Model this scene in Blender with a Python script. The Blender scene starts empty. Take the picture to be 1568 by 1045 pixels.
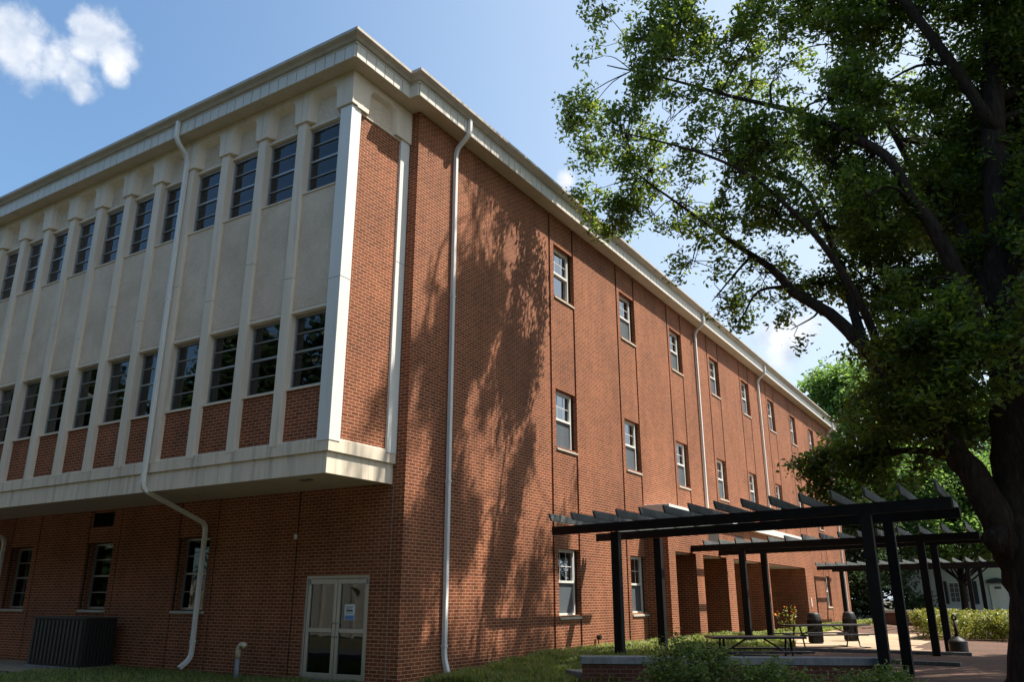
import bpy, bmesh, math, random
import numpy as np
from mathutils import Vector, Matrix
random.seed(7); rng=np.random.default_rng(11)
S=bpy.context.scene; COL=S.collection
# ---------------- camera, world, sun, exposure ----------------
CAM=Vector((10.3915,-12.5661,0.0)); PIT=math.radians(17.755); HEAD=math.radians(32.095)
cam=bpy.data.cameras.new('camera'); co=bpy.data.objects.new('camera',cam); COL.objects.link(co)
cam.sensor_width=36; cam.lens=36*1236/1568; cam.clip_end=3000; cam.clip_start=.05
co.location=CAM; co.rotation_euler=(math.pi/2+PIT,0,HEAD); S.camera=co
SUN=Vector((1.0,.72,2.02)).normalized()
EL=math.asin(SUN.z); AZ=math.atan2(SUN.x,SUN.y)
w=bpy.data.worlds.new('World'); S.world=w; w.use_nodes=True
nt=w.node_tree; N=nt.nodes; L=nt.links; N.clear()
out=N.new('ShaderNodeOutputWorld'); bg=N.new('ShaderNodeBackground'); L.new(bg.outputs[0],out.inputs[0])
sky=N.new('ShaderNodeTexSky'); sky.sky_type='NISHITA'; sky.sun_disc=False; sky.sun_elevation=EL; sky.sun_rotation=AZ
sky.air_density=1.0; sky.dust_density=3.4; sky.ozone_density=1.5; sky.altitude=200
bg.inputs[1].default_value=.120
tc=N.new('ShaderNodeTexCoord')
def cray(x,y):
    f=1236.; v=Vector(((x-784)/f,-(y-522.5)/f,-1)); return (co.rotation_euler.to_matrix()@v).normalized()
nz=N.new('ShaderNodeTexNoise'); nz.inputs['Scale'].default_value=14; nz.inputs['Detail'].default_value=12; nz.inputs['Roughness'].default_value=.6
L.new(tc.outputs['Generated'],nz.inputs['Vector'])
def mth(op,a,b=None):
    m=N.new('ShaderNodeMath'); m.operation=op
    for i,v in enumerate((a,b)):
        if v is None: continue
        if isinstance(v,(int,float)): m.inputs[i].default_value=v
        else: L.new(v,m.inputs[i])
    return m.outputs[0]
acc=None
# clouds: puffs at fixed directions of the sky, broken up with noise
PUFF=[(-0.7886,0.4007,0.4663,.045),(-0.7653,0.4261,0.4825,.040),(-0.7408,0.4564,0.4929,.040),(-.7176,.4741,.5101,.045),(-.7480,.4740,.4650,.036),(-.742,.495,.455,.024)]
PUFF=[]
for (x,y,r) in [(4,52,.028),(44,76,.030),(84,88,.026),(112,104,.022),(122,134,.012),(138,40,.020),(158,52,.024),(172,82,.022),(128,80,.020),(176,104,.014),(866,276,.012),(1190,515,.03)]:
    v=cray(x,y); PUFF.append((v.x,v.y,v.z,r))
for (a,b,c,r) in PUFF:
    vm=N.new('ShaderNodeVectorMath'); vm.operation='DISTANCE'; L.new(tc.outputs['Generated'],vm.inputs[0]); vm.inputs[1].default_value=(a,b,c)
    g=mth('SUBTRACT',1.0,mth('DIVIDE',vm.outputs['Value'],r*1.55)); g=mth('MAXIMUM',g,-.6)
    acc=g if acc is None else mth('MAXIMUM',acc,g)
den=mth('ADD',acc,mth('MULTIPLY',mth('SUBTRACT',nz.outputs[0],.5),2.3))
mr=N.new('ShaderNodeMapRange'); mr.interpolation_type='SMOOTHSTEP'; L.new(den,mr.inputs[0]); mr.inputs[1].default_value=.12; mr.inputs[2].default_value=.78
# thin hazy cloud sheet
mix=N.new('ShaderNodeMix'); mix.data_type='RGBA'; tint=N.new('ShaderNodeMix'); tint.data_type='RGBA'; tint.blend_type='MULTIPLY'; tint.inputs[0].default_value=1; L.new(sky.outputs[0],tint.inputs[6]); tint.inputs[7].default_value=(.80,1.0,1.06,1); L.new(tint.outputs[2],mix.inputs[6])
nz2=N.new('ShaderNodeTexNoise'); nz2.inputs['Scale'].default_value=26; nz2.inputs['Detail'].default_value=6; L.new(tc.outputs['Generated'],nz2.inputs['Vector'])
cc_=N.new('ShaderNodeValToRGB'); L.new(nz2.outputs[0],cc_.inputs[0]); cc_.color_ramp.elements[0].position=.3; cc_.color_ramp.elements[0].color=(2.5,3.0,3.8,1); cc_.color_ramp.elements[1].position=.62; cc_.color_ramp.elements[1].color=(4.7,4.8,5.0,1); L.new(cc_.outputs[0],mix.inputs[7])
L.new(mr.outputs[0],mix.inputs[0])
# pale summer haze veil over the sun's side of the sky
dp=N.new('ShaderNodeVectorMath'); dp.operation='DOT_PRODUCT'; L.new(tc.outputs['Generated'],dp.inputs[0]); hv=Vector((.80,.58,-.10)).normalized(); dp.inputs[1].default_value=hv
mv=N.new('ShaderNodeMapRange'); mv.interpolation_type='SMOOTHSTEP'; L.new(dp.outputs['Value'],mv.inputs[0]); mv.inputs[1].default_value=-.45; mv.inputs[2].default_value=.75; mv.inputs[4].default_value=.85
mh=N.new('ShaderNodeMix'); mh.data_type='RGBA'; L.new(mv.outputs[0],mh.inputs[0]); L.new(tint.outputs[2],mh.inputs[6]); mh.inputs[7].default_value=(4.0,4.5,5.0,1); L.new(mh.outputs[2],mix.inputs[6]); L.new(mix.outputs[2],bg.inputs[0])
sl=bpy.data.lights.new('sun','SUN'); sl.energy=5.0; sl.angle=math.radians(.55); sl.color=(1,.93,.82)
so=bpy.data.objects.new('sun',sl); COL.objects.link(so); so.rotation_euler=SUN.to_track_quat('Z','Y').to_euler(); so.location=(30,20,60)
S.view_settings.view_transform='Standard'; S.view_settings.look='None'; S.view_settings.exposure=0.9; S.view_settings.gamma=1
# ---------------- helpers ----------------
def tag(o,label=None,cat=None,group=None,kind=None):
    if label: o['label']=label
    if cat: o['category']=cat
    if group: o['group']=group
    if kind: o['kind']=kind
    return o
def empty(name,loc,label,cat,group=None):
    o=bpy.data.objects.new(name,None); COL.objects.link(o); o.location=loc; o.empty_display_size=.2
    return tag(o,label,cat,group)
class MB:
    def __init__(s): s.v=[]; s.f=[]
    def add(s,vs,fs):
        b=len(s.v); s.v+= [tuple(v) for v in vs]; s.f+=[tuple(i+b for i in f) for f in fs]; return s
    def box(s,x0,x1,y0,y1,z0,z1):
        return s.add([(x0,y0,z0),(x1,y0,z0),(x1,y1,z0),(x0,y1,z0),(x0,y0,z1),(x1,y0,z1),(x1,y1,z1),(x0,y1,z1)],
          [(0,3,2,1),(4,5,6,7),(0,1,5,4),(1,2,6,5),(2,3,7,6),(3,0,4,7)])
    def obox(s,a,b,w,h,up=(0,0,1)):   # bar from a to b, width w, height h
        a=Vector(a); b=Vector(b); d=(b-a).normalized(); r=d.cross(Vector(up)).normalized(); u=r.cross(d)
        vs=[p+r*sx*w/2+u*sz*h/2 for p in (a,b) for sx,sz in ((-1,-1),(1,-1),(1,1),(-1,1))]
        return s.add(vs,[(0,1,2,3),(7,6,5,4),(0,4,5,1),(1,5,6,2),(2,6,7,3),(3,7,4,0)])
    def prism(s,pts,axis,a0,a1):      # closed outline (2D) extruded along axis
        n=len(pts)
        def P(p,a):
            return {'x':(a,p[0],p[1]),'y':(p[0],a,p[1]),'z':(p[0],p[1],a)}[axis]
        return s.add([P(p,a0) for p in pts]+[P(p,a1) for p in pts],[tuple(range(n))[::-1],tuple(range(n,2*n))]+[(i,(i+1)%n,n+(i+1)%n,n+i) for i in range(n)])
    def tube(s,pts,rad,n=8,cap=True,sq=None):
        pts=[Vector(p) for p in pts]; m=len(pts)
        if not isinstance(rad,(list,tuple)): rad=[rad]*m
        t0=(pts[1]-pts[0]).normalized(); ref=Vector((0,0,1)) if abs(t0.z)<.9 else Vector((1,0,0))
        u=(ref-t0*ref.dot(t0)).normalized(); vs=[]
        for i,p in enumerate(pts):
            t=((pts[min(i+1,m-1)]-p).normalized()+(p-pts[max(i-1,0)]).normalized()).normalized() if 0<i<m-1 else ((pts[1]-pts[0]) if i==0 else (pts[-1]-pts[-2])).normalized()
            u=(u-t*u.dot(t)).normalized(); v=t.cross(u)
            for k in range(n):
                a=2*math.pi*k/n+(math.pi/n if sq else 0); vs.append(p+(u*math.cos(a)+v*math.sin(a))*rad[i])
        fs=[(i*n+k,i*n+(k+1)%n,(i+1)*n+(k+1)%n,(i+1)*n+k) for i in range(m-1) for k in range(n)]
        if cap: fs+=[tuple(range(n))[::-1],tuple((m-1)*n+k for k in range(n))]
        return s.add(vs,fs)
    def build(s,name,mat,parent=None,smooth=False,bevel=0,recalc=True):
        me=bpy.data.meshes.new(name); me.from_pydata(s.v,[],s.f); me.update()
        if recalc or bevel:
            bm=bmesh.new(); bm.from_mesh(me); bmesh.ops.recalc_face_normals(bm,faces=bm.faces)
            bm.to_mesh(me); bm.free()
        me.materials.append(mat)
        o=bpy.data.objects.new(name,me); COL.objects.link(o)
        if parent: 
            o.parent=parent; o.matrix_parent_inverse=world_of(parent).inverted()
        if smooth: me.shade_smooth()
        if bevel:
            m=o.modifiers.new('bevel','BEVEL'); m.width=bevel; m.segments=2; m.limit_method='ANGLE'
        return o
def world_of(o):
    m=Matrix.Translation(o.location)@o.rotation_euler.to_matrix().to_4x4()
    return m if not o.parent else world_of(o.parent)@o.matrix_parent_inverse@m
def copy_tree(o,parent=None):
    c=o.copy(); COL.objects.link(c)
    if parent: c.parent=parent
    for ch in list(o.children): copy_tree(ch,c)
    return c
# ---------------- materials ----------------
def newmat(name):
    m=bpy.data.materials.new(name); m.use_nodes=True; n=m.node_tree; n.nodes.clear()
    o=n.nodes.new('ShaderNodeOutputMaterial'); p=n.nodes.new('ShaderNodeBsdfPrincipled'); n.links.new(p.outputs[0],o.inputs[0])
    return m,n,p
def noise(n,scale,detail=5,rough=.6,vec=None,stretch=None):
    t=n.nodes.new('ShaderNodeTexNoise'); t.inputs['Scale'].default_value=scale; t.inputs['Detail'].default_value=detail; t.inputs['Roughness'].default_value=rough
    if vec is None:
        g=n.nodes.new('ShaderNodeTexCoord').outputs['Object']
        if stretch:
            mp=n.nodes.new('ShaderNodeMapping'); mp.inputs['Scale'].default_value=stretch; n.links.new(g,mp.inputs[0]); g=mp.outputs[0]
        vec=g
    n.links.new(vec,t.inputs['Vector']); return t
def ramp(n,src,stops):
    r=n.nodes.new('ShaderNodeValToRGB'); n.links.new(src,r.inputs[0]); e=r.color_ramp.elements
    while len(e)<len(stops): e.new(.5)
    for k,(p,c) in enumerate(stops): e[k].position=p; e[k].color=tuple(c)+(1,) if len(c)==3 else c
    return r
def mixc(n,fac,a,b,mode='MIX'):
    m=n.nodes.new('ShaderNodeMix'); m.data_type='RGBA'; m.blend_type=mode
    for i,v in ((0,fac),(6,a),(7,b)):
        if isinstance(v,(int,float)): m.inputs[i].default_value=v
        elif isinstance(v,tuple): m.inputs[i].default_value=v+(1,) if len(v)==3 else v
        else: n.links.new(v,m.inputs[i])
    return m.outputs[2]
def bump(n,p,src,strength,dist=.01):
    b=n.nodes.new('ShaderNodeBump'); b.inputs['Strength'].default_value=strength; b.inputs['Distance'].default_value=dist
    n.links.new(src,b.inputs['Height']); n.links.new(b.outputs[0],p.inputs['Normal'])
def paintmat(name,col,rough=.5,var=.25,scale=3,stain=None,stretch=(1,1,.25),metal=0,spec=.5,bs=.05,stainlo=.5,stainhi=.72):
    m,n,p=newmat(name)
    t=noise(n,scale,8,.65,stretch=stretch)
    lo=tuple(c*(1-var) for c in col); hi=tuple(min(1,c*(1+var*.5)) for c in col)
    c=ramp(n,t.outputs[0],[(.3,lo),(.7,hi)]).outputs[0]
    if stain:
        t2=noise(n,scale*.7,9,.7,stretch=(stretch[0]*3,stretch[1]*3,stretch[2]))
        f=ramp(n,t2.outputs[0],[(stainlo,(0,0,0)),(stainhi,(1,1,1))]).outputs[0]
        c=mixc(n,f,c,stain)
    n.links.new(c,p.inputs['Base Color']); p.inputs['Roughness'].default_value=rough; p.inputs['Metallic'].default_value=metal
    p.inputs['Specular IOR Level'].default_value=spec
    t3=noise(n,60,4,.6); bump(n,p,t3.outputs[0],bs,.01)
    return m
def brickmat(name,c1,c2,mort,off=(0,0,0)):
    m,n,p=newmat(name)
    tcn=n.nodes.new('ShaderNodeNewGeometry')
    sp=n.nodes.new('ShaderNodeSeparateXYZ'); n.links.new(tcn.outputs['Position'],sp.inputs[0])
    sn=n.nodes.new('ShaderNodeSeparateXYZ'); n.links.new(tcn.outputs['True Normal'],sn.inputs[0])
    ab=n.nodes.new('ShaderNodeMath'); ab.operation='ABSOLUTE'; n.links.new(sn.outputs[0],ab.inputs[0])
    gt=n.nodes.new('ShaderNodeMath'); gt.operation='GREATER_THAN'; n.links.new(ab.outputs[0],gt.inputs[0]); gt.inputs[1].default_value=.5
    mx=n.nodes.new('ShaderNodeMix'); mx.data_type='FLOAT'; n.links.new(gt.outputs[0],mx.inputs[0]); n.links.new(sp.outputs[0],mx.inputs[2]); n.links.new(sp.outputs[1],mx.inputs[3])
    cb=n.nodes.new('ShaderNodeCombineXYZ'); n.links.new(mx.outputs[0],cb.inputs[0]); n.links.new(sp.outputs[2],cb.inputs[1])
    b=n.nodes.new('ShaderNodeTexBrick'); n.links.new(cb.outputs[0],b.inputs['Vector'])
    b.inputs['Scale'].default_value=1; b.inputs['Brick Width'].default_value=.2032; b.inputs['Row Height'].default_value=.0677
    b.inputs['Mortar Size'].default_value=.0068; b.inputs['Mortar Smooth'].default_value=.15; b.inputs['Bias'].default_value=0
    b.inputs['Color1'].default_value=c1+(1,); b.inputs['Color2'].default_value=c2+(1,); b.inputs['Mortar'].default_value=mort+(1,)
    pos=tcn.outputs['Position']
    big=noise(n,.55,5,.6,vec=pos); mpv=n.nodes.new('ShaderNodeMapping'); mpv.inputs['Scale'].default_value=(1,1,.12); n.links.new(pos,mpv.inputs[0]); strk=noise(n,2.2,6,.7,vec=mpv.outputs[0]); fine=noise(n,26,6,.65,vec=pos)
    c=mixc(n,1.0,b.outputs['Color'],ramp(n,big.outputs[0],[(.3,(.80,.78,.78)),(.7,(1.14,1.1,1.06))]).outputs[0],'MULTIPLY')
    c=mixc(n,1.0,c,ramp(n,strk.outputs[0],[(.33,(.80,.80,.82)),(.55,(1,1,1)),(.78,(1.16,1.12,1.08))]).outputs[0],'MULTIPLY')
    c=mixc(n,1.0,c,ramp(n,fine.outputs[0],[(.25,(.78,.78,.78)),(.75,(1.18,1.18,1.18))]).outputs[0],'MULTIPLY')
    n.links.new(c,p.inputs['Base Color']); p.inputs['Roughness'].default_value=.85; p.inputs['Specular IOR Level'].default_value=.25
    inv=n.nodes.new('ShaderNodeMath'); inv.operation='MULTIPLY_ADD'; n.links.new(b.outputs['Fac'],inv.inputs[0]); inv.inputs[1].default_value=-1; 
    n.links.new(fine.outputs[0],inv.inputs[2]); bump(n,p,inv.outputs[0],.55,.006)
    return m
M={}
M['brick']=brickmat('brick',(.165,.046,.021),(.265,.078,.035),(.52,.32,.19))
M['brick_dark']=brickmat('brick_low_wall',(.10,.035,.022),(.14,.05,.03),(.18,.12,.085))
M['white']=paintmat('white_paint',(.74,.73,.69),.42,.08,2,stain=(.50,.45,.38),stainlo=.60,stainhi=.85)
M['conc']=paintmat('painted_precast',(.78,.67,.54),.7,.12,1.6,stain=(.38,.30,.22),stretch=(1.2,1.2,.18),stainlo=.56,stainhi=.8)
M['band']=paintmat('precast_band',(.76,.65,.51),.7,.16,2.2,stain=(.30,.24,.18),stretch=(1.3,1.3,.25),stainlo=.50,stainhi=.78)
M['fascia']=paintmat('eave_metal',(.66,.62,.55),.45,.10,2.5,stain=(.36,.32,.27),stainlo=.58,stainhi=.8)
M['gutter']=paintmat('gutter_metal',(.50,.44,.37),.4,.15,1.5,stain=(.26,.23,.20),stainlo=.52,stainhi=.8)
M['soffit']=paintmat('soffit',(.56,.47,.36),.8,.12,1.2,stain=(.34,.29,.22),stainlo=.55,stainhi=.8)
M['alum']=paintmat('aluminium',(.42,.42,.41),.35,.15,3,metal=.6)
M['alumdark']=paintmat('dark_aluminium',(.20,.20,.20),.4,.15,3,metal=.5)
M['sill']=paintmat('sill_stone',(.50,.46,.38),.75,.2,4)
M['cap']=paintmat('cap_stone',(.24,.235,.23),.8,.35,3,stain=(.10,.10,.09),stainlo=.45,stainhi=.75,stretch=(1,1,1),bs=.3)
M['joint']=paintmat('joint',(.035,.022,.018),.9,.2)
M['caulk']=paintmat('caulk',(.30,.24,.20),.8,.2)
M['black']=paintmat('black_metal',(.012,.012,.014),.38,.3,5,spec=.5)
M['blackwood']=paintmat('dark_stained_wood',(.010,.009,.0085),.65,.5,6,stretch=(1,1,1),spec=.2)
M['rafter']=paintmat('weathered_rafter',(.115,.125,.125),.6,.45,5,stain=(.05,.055,.045),stretch=(3,.5,1),stainlo=.45,stainhi=.7)
M['hvac']=paintmat('hvac_metal',(.035,.033,.029),.5,.2,3)
M['hvacd']=paintmat('hvac_dark',(.012,.012,.011),.5,.2,3)
M['pvc']=paintmat('pvc',(.55,.47,.33),.4,.1,3)
M['greypaint']=paintmat('grey_pipe',(.20,.22,.25),.5,.2,3)
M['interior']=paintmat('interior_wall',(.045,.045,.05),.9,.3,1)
M['blind']=paintmat('blind',(.50,.44,.34),.8,.1,2)
M['tube']=paintmat('light_fitting',(.60,.57,.48),.5,.1,2)
M['housewhite']=paintmat('house_siding',(.60,.63,.66),.6,.1,2)
M['houseroof']=paintmat('house_roof',(.26,.26,.27),.9,.2,4)
M['shutter']=paintmat('shutter',(.02,.035,.05),.5,.2,4)
M['fence']=paintmat('fence_board',(.52,.48,.40),.7,.12,3)
M['paper']=paintmat('paper',(.72,.74,.78),.6,.03,2)
M['blueink']=paintmat('blue_print',(.13,.26,.52),.6,.1,2)
M['blackink']=paintmat('dark_print',(.04,.04,.05),.6,.1,2)
M['orange']=paintmat('flower',(.75,.20,.02),.7,.2,6)
M['carpaint']=paintmat('car_paint',(.30,.31,.33),.25,.05,2)
def stucco():
    m,n,p=newmat('pebble_stucco')
    g=n.nodes.new('ShaderNodeNewGeometry')
    v=n.nodes.new('ShaderNodeTexVoronoi'); v.inputs['Scale'].default_value=55; n.links.new(g.outputs['Position'],v.inputs['Vector'])
    t=noise(n,38,8,.8,vec=g.outputs['Position']); t2=noise(n,.9,6,.65,vec=g.outputs['Position'])
    c=ramp(n,t.outputs[0],[(.32,(.42,.31,.20)),(.5,(.72,.59,.465)),(.70,(.88,.76,.63))]).outputs[0]
    c=mixc(n,1.0,c,ramp(n,t2.outputs[0],[(.3,(.80,.78,.74)),(.7,(1.1,1.1,1.1))]).outputs[0],'MULTIPLY')
    n.links.new(c,p.inputs['Base Color']); p.inputs['Roughness'].default_value=.95
    bump(n,p,v.outputs['Distance'],.5,.01); return m
M['stucco']=stucco()
def glass(name,tint,f0,rough=.02):
    m=bpy.data.materials.new(name); m.use_nodes=True; n=m.node_tree; n.nodes.clear()
    o=n.nodes.new('ShaderNodeOutputMaterial'); mx=n.nodes.new('ShaderNodeMixShader'); tr=n.nodes.new('ShaderNodeBsdfTransparent'); gl=n.nodes.new('ShaderNodeBsdfGlossy')
    tr.inputs[0].default_value=tint+(1,); gl.inputs['Roughness'].default_value=rough; gl.inputs[0].default_value=(.9,.95,1,1)
    fr=n.nodes.new('ShaderNodeFresnel'); fr.inputs[0].default_value=f0
    t=n.nodes.new('ShaderNodeTexNoise'); t.inputs['Scale'].default_value=1.3; g=n.nodes.new('ShaderNodeNewGeometry'); n.links.new(g.outputs['Position'],t.inputs['Vector'])
    b=n.nodes.new('ShaderNodeBump'); b.inputs['Strength'].default_value=.03; b.inputs['Distance'].default_value=.05; n.links.new(t.outputs[0],b.inputs['Height']); n.links.new(b.outputs[0],gl.inputs['Normal'])
    n.links.new(fr.outputs[0],mx.inputs[0]); n.links.new(tr.outputs[0],mx.inputs[1]); n.links.new(gl.outputs[0],mx.inputs[2]); n.links.new(mx.outputs[0],o.inputs[0]); return m
M['glass']=glass('window_glass',(.55,.57,.6),1.6)
M['glassR']=glass('sash_glass',(.35,.40,.45),4.2)
M['screen']=paintmat('insect_screen',(.10,.115,.13),.5,.2,2,spec=.4)
def leafmat(name,cols,trans=.5):
    m=bpy.data.materials.new(name); m.use_nodes=True; n=m.node_tree; n.nodes.clear()
    o=n.nodes.new('ShaderNodeOutputMaterial'); mx=n.nodes.new('ShaderNodeMixShader'); tl=n.nodes.new('ShaderNodeBsdfTranslucent'); p=n.nodes.new('ShaderNodeBsdfPrincipled')
    g=n.nodes.new('ShaderNodeNewGeometry')
    r=ramp(n,g.outputs['Random Per Island'],[(i/(len(cols)-1),c) for i,c in enumerate(cols)])
    n.links.new(r.outputs[0],p.inputs['Base Color']); p.inputs['Roughness'].default_value=.42; p.inputs['Specular IOR Level'].default_value=.45
    hs=n.nodes.new('ShaderNodeHueSaturation'); n.links.new(r.outputs[0],hs.inputs['Color']); hs.inputs['Hue'].default_value=.485; hs.inputs['Saturation'].default_value=1.1; hs.inputs['Value'].default_value=2.6
    n.links.new(hs.outputs[0],tl.inputs[0]); mx.inputs[0].default_value=trans
    n.links.new(p.outputs[0],mx.inputs[1]); n.links.new(tl.outputs[0],mx.inputs[2]); n.links.new(mx.outputs[0],o.inputs[0]); return m
M['leaf']=leafmat('oak_leaf',[(.028,.056,.013),(.060,.104,.019),(.14,.18,.032),(.044,.080,.022)],.5)
M['leafbg']=leafmat('distant_leaf',[(.06,.11,.035),(.09,.16,.04),(.12,.19,.05)],.5)
M['leafdark']=leafmat('dark_leaf',[(.018,.035,.014),(.035,.06,.02),(.05,.085,.03)],.3)
M['leafyel']=leafmat('golden_leaf',[(.06,.09,.015),(.14,.16,.03),(.24,.23,.05),(.05,.08,.02)],.3)
M['leafshrub']=leafmat('shrub_leaf',[(.03,.06,.015),(.07,.12,.02),(.20,.24,.08),(.05,.09,.02)],.4)
M['grassblade']=leafmat('grass_blade',[(.05,.09,.02),(.12,.18,.035),(.22,.25,.08),(.16,.13,.06)],.45)
def barkmat():
    m,n,p=newmat('bark')
    t=noise(n,9,8,.7,stretch=(1.6,1.6,.3))
    c=ramp(n,t.outputs[0],[(.3,(.016,.011,.008)),(.55,(.045,.032,.024)),(.75,(.085,.064,.05))]).outputs[0]
    n.links.new(c,p.inputs['Base Color']); p.inputs['Roughness'].default_value=.95; p.inputs['Specular IOR Level'].default_value=.15
    bump(n,p,t.outputs[0],1.0,.05); return m
M['bark']=barkmat()
def groundmat(name,stops,scale,bs=.6,extra=None):
    m,n,p=newmat(name); g=n.nodes.new('ShaderNodeNewGeometry')
    t=noise(n,scale,10,.75,vec=g.outputs['Position'])
    c=ramp(n,t.outputs[0],stops).outputs[0]
    t2=noise(n,.6,4,.6,vec=g.outputs['Position'])
    c=mixc(n,1.0,c,ramp(n,t2.outputs[0],[(.3,(.75,.75,.75)),(.7,(1.15,1.15,1.15))]).outputs[0],'MULTIPLY')
    n.links.new(c,p.inputs['Base Color']); p.inputs['Roughness'].default_value=.95; bump(n,p,t.outputs[0],bs,.03); return m
M['soil']=groundmat('lawn_soil',[(.3,(.022,.020,.010)),(.55,(.055,.052,.020)),(.75,(.10,.085,.045))],14)
M['mulch']=groundmat('pine_straw',[(.3,(.035,.018,.011)),(.5,(.11,.055,.035)),(.72,(.25,.145,.095))],22,.9)
M['gravel']=groundmat('pea_gravel',[(.35,(.10,.08,.05)),(.5,(.28,.22,.15)),(.7,(.45,.38,.28))],45,.9)
M['path']=groundmat('concrete_path',[(.3,(.34,.24,.15)),(.7,(.44,.32,.21))],8,.15)
def newasphalt():
    M['asphalt']=groundmat('asphalt',[(.3,(.025,.025,.026)),(.7,(.05,.05,.052))],60,.4); return M['asphalt']
# ---------------- ground ----------------
def S01(t): t=max(0,min(1,t)); return t*t*(3-2*t)
def gz(x,y):
    z=-1.56
    z+=.12*S01((y+1)/5)*S01((x+.5)/2)            # rises towards the plaza
    z+=.17*S01((3.4-x)/2)*S01((y-1)/4)*S01((x+1)/1)*S01((60-y)/8)   # planted bank along the long wall
    if y<-2: z-=.10*S01((-2-y)/8)
    if y>50: z+=.012*(y-50)
    return z
def sheet(name,x0,x1,y0,y1,step,mat,dz=0,fn=None):
    nx=max(2,int((x1-x0)/step)); ny=max(2,int((y1-y0)/step)); mb=MB()
    vs=[]
    for j in range(ny+1):
        for i in range(nx+1):
            x=x0+(x1-x0)*i/nx; y=y0+(y1-y0)*j/ny; vs.append((x,y,gz(x,y)+dz))
    fs=[(j*(nx+1)+i,j*(nx+1)+i+1,(j+1)*(nx+1)+i+1,(j+1)*(nx+1)+i) for j in range(ny) for i in range(nx) if fn is None or fn(x0+(x1-x0)*(i+.5)/nx,y0+(y1-y0)*(j+.5)/ny)]
    mb.add(vs,fs); return mb
mb=sheet('ground',-60,60,-60,110,.5,M['soil'])
o=mb.build('ground',M['soil'],recalc=False,smooth=True); tag(o,'dark green lawn and planting soil around the brick building',kind='structure')
far=MB(); R=1500
far.add([(-R,-R,-2.0),(R,-R,-2.0),(R,R,-2.0),(-R,R,-2.0)],[(0,1,2,3)])
o=far.build('terrain',M['soil'],recalc=False); tag(o,kind='structure',label='flat land beyond the lawn reaching the horizon')
def wob(a,k=0): return .35*math.sin(a*1.3+k)+.2*math.sin(a*3.1+k*2)
o=sheet('mulch_bed',2.6,16,2.2,15.05,.2,M['mulch'],.006,lambda x,y: y>3.9-.5*(x-7.5)+wob(x) or x<7.6 and y>2.6).build('mulch_bed',M['mulch'],recalc=False,smooth=True); tag(o,'reddish pine straw mulch under the nearest pergola',kind='structure')
o=sheet('concrete_path',2.2,9.2,15.1,27.5,.3,M['path'],.010,lambda x,y: x<7.2-.12*(y-15)+.3*math.sin(y)).build('concrete_path',M['path'],recalc=False,smooth=True); tag(o,'sunlit tan concrete path beyond the first pergola',kind='structure')
o=sheet('mulch_side',6.2,16,15.05,30,.2,M['mulch'],.005).build('mulch_edge',M['mulch'],recalc=False,smooth=True); tag(o,'mulch round the yellow green hedge',kind='structure')
o=sheet('mulch_far',2.2,7.8,27.6,44,.3,M['mulch'],.010).build('mulch_strip',M['mulch'],recalc=False,smooth=True); tag(o,'mulch strip beyond the tan path',kind='structure')
o=sheet('gravel_strip',-24,-8.2,-2.0,-.02,.2,M['gravel'],.008).build('gravel_strip',M['gravel'],recalc=False,smooth=True); tag(o,'strip of pale gravel under the overhang beside the wall',kind='structure')
o=sheet('driveway',-34,5,-9.5,-4.2,.5,newasphalt(),.012).build('driveway',M['asphalt'],recalc=False,smooth=True); tag(o,'dark asphalt driveway in front of the overhanging block',kind='structure')
# ---------------- the brick building ----------------
B=empty('brick_building',(0,0,-1.6),'three storey red brick building with white pilasters and an overhanging upper block','building')
ZB=-1.95; ZT=10.76; XL=-24.0; YE=44.4
def wallgrid(axis,plane,thick,u0,u1,z0,z1,ops):
    """wall with openings; plane = outer face coordinate, body goes behind it by thick. ops: (u0,u1,z0,z1)"""
    mb=MB(); us=sorted({u0,u1,*[o[0] for o in ops],*[o[1] for o in ops]})
    for a,b in zip(us[:-1],us[1:]):
        if b-a<1e-6: continue
        blk=sorted([(o[2],o[3]) for o in ops if o[0]<=a+1e-6 and o[1]>=b-1e-6]); z=z0; segs=[]
        for p,q in blk:
            if p>z: segs.append((z,p))
            z=max(z,q)
        if z<z1: segs.append((z,z1))
        for p,q in segs:
            if axis=='x': mb.box(plane-thick,plane,a,b,p,q)
            else: mb.box(a,b,plane,plane+thick,p,q)
    return mb
# long wall X=0
sill_z=[-.40,3.92,8.28]; head_z=[1.26,5.52,9.86]
WIN=[]; ops=[]
for k in range(8):
    g=5.98+4.49*k
    for s in range(3):
        if s==0 and 2<=k<=5: continue
        if s==0 and k==6: continue
        ops.append((g+.27,g+1.40,sill_z[s],head_z[s])); WIN.append((g+.27,g+1.40,sill_z[s],head_z[s],s,k))
PY0,PY1,PX=12.05,31.6,.72
door_far=(33.4,35.2,ZB,1.0)
ent=[(PY0+.35,PY1-.4,ZB,1.50)]
ops2=ops+ent+[door_far]
grooves=[]
for k in range(8):
    g=5.98+4.49*k; z0=ZB if not (PY0<g<PY1) else 2.6
    grooves+= [(g-.02,g+.08,z0,ZT),(g+1.40,g+1.50,z0,ZT)]
mb=wallgrid('x',0.0,.30,0.0,YE,ZB,ZT,ops2+grooves)
mb.build('wall',M['brick'],B)
for a,b,z0,z1 in grooves: MB().box(-.29,-.14,a+.001,b-.001,z0,z1-.01).build('joint',M['brick'],B)
# end faces + back
mb=MB(); mb.box(XL,-.30,YE-.3,YE,ZB,ZT); mb.box(XL,XL+.3,0,YE-.3,ZB,ZT); mb.build('end_wall',M['brick'],B)
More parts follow.
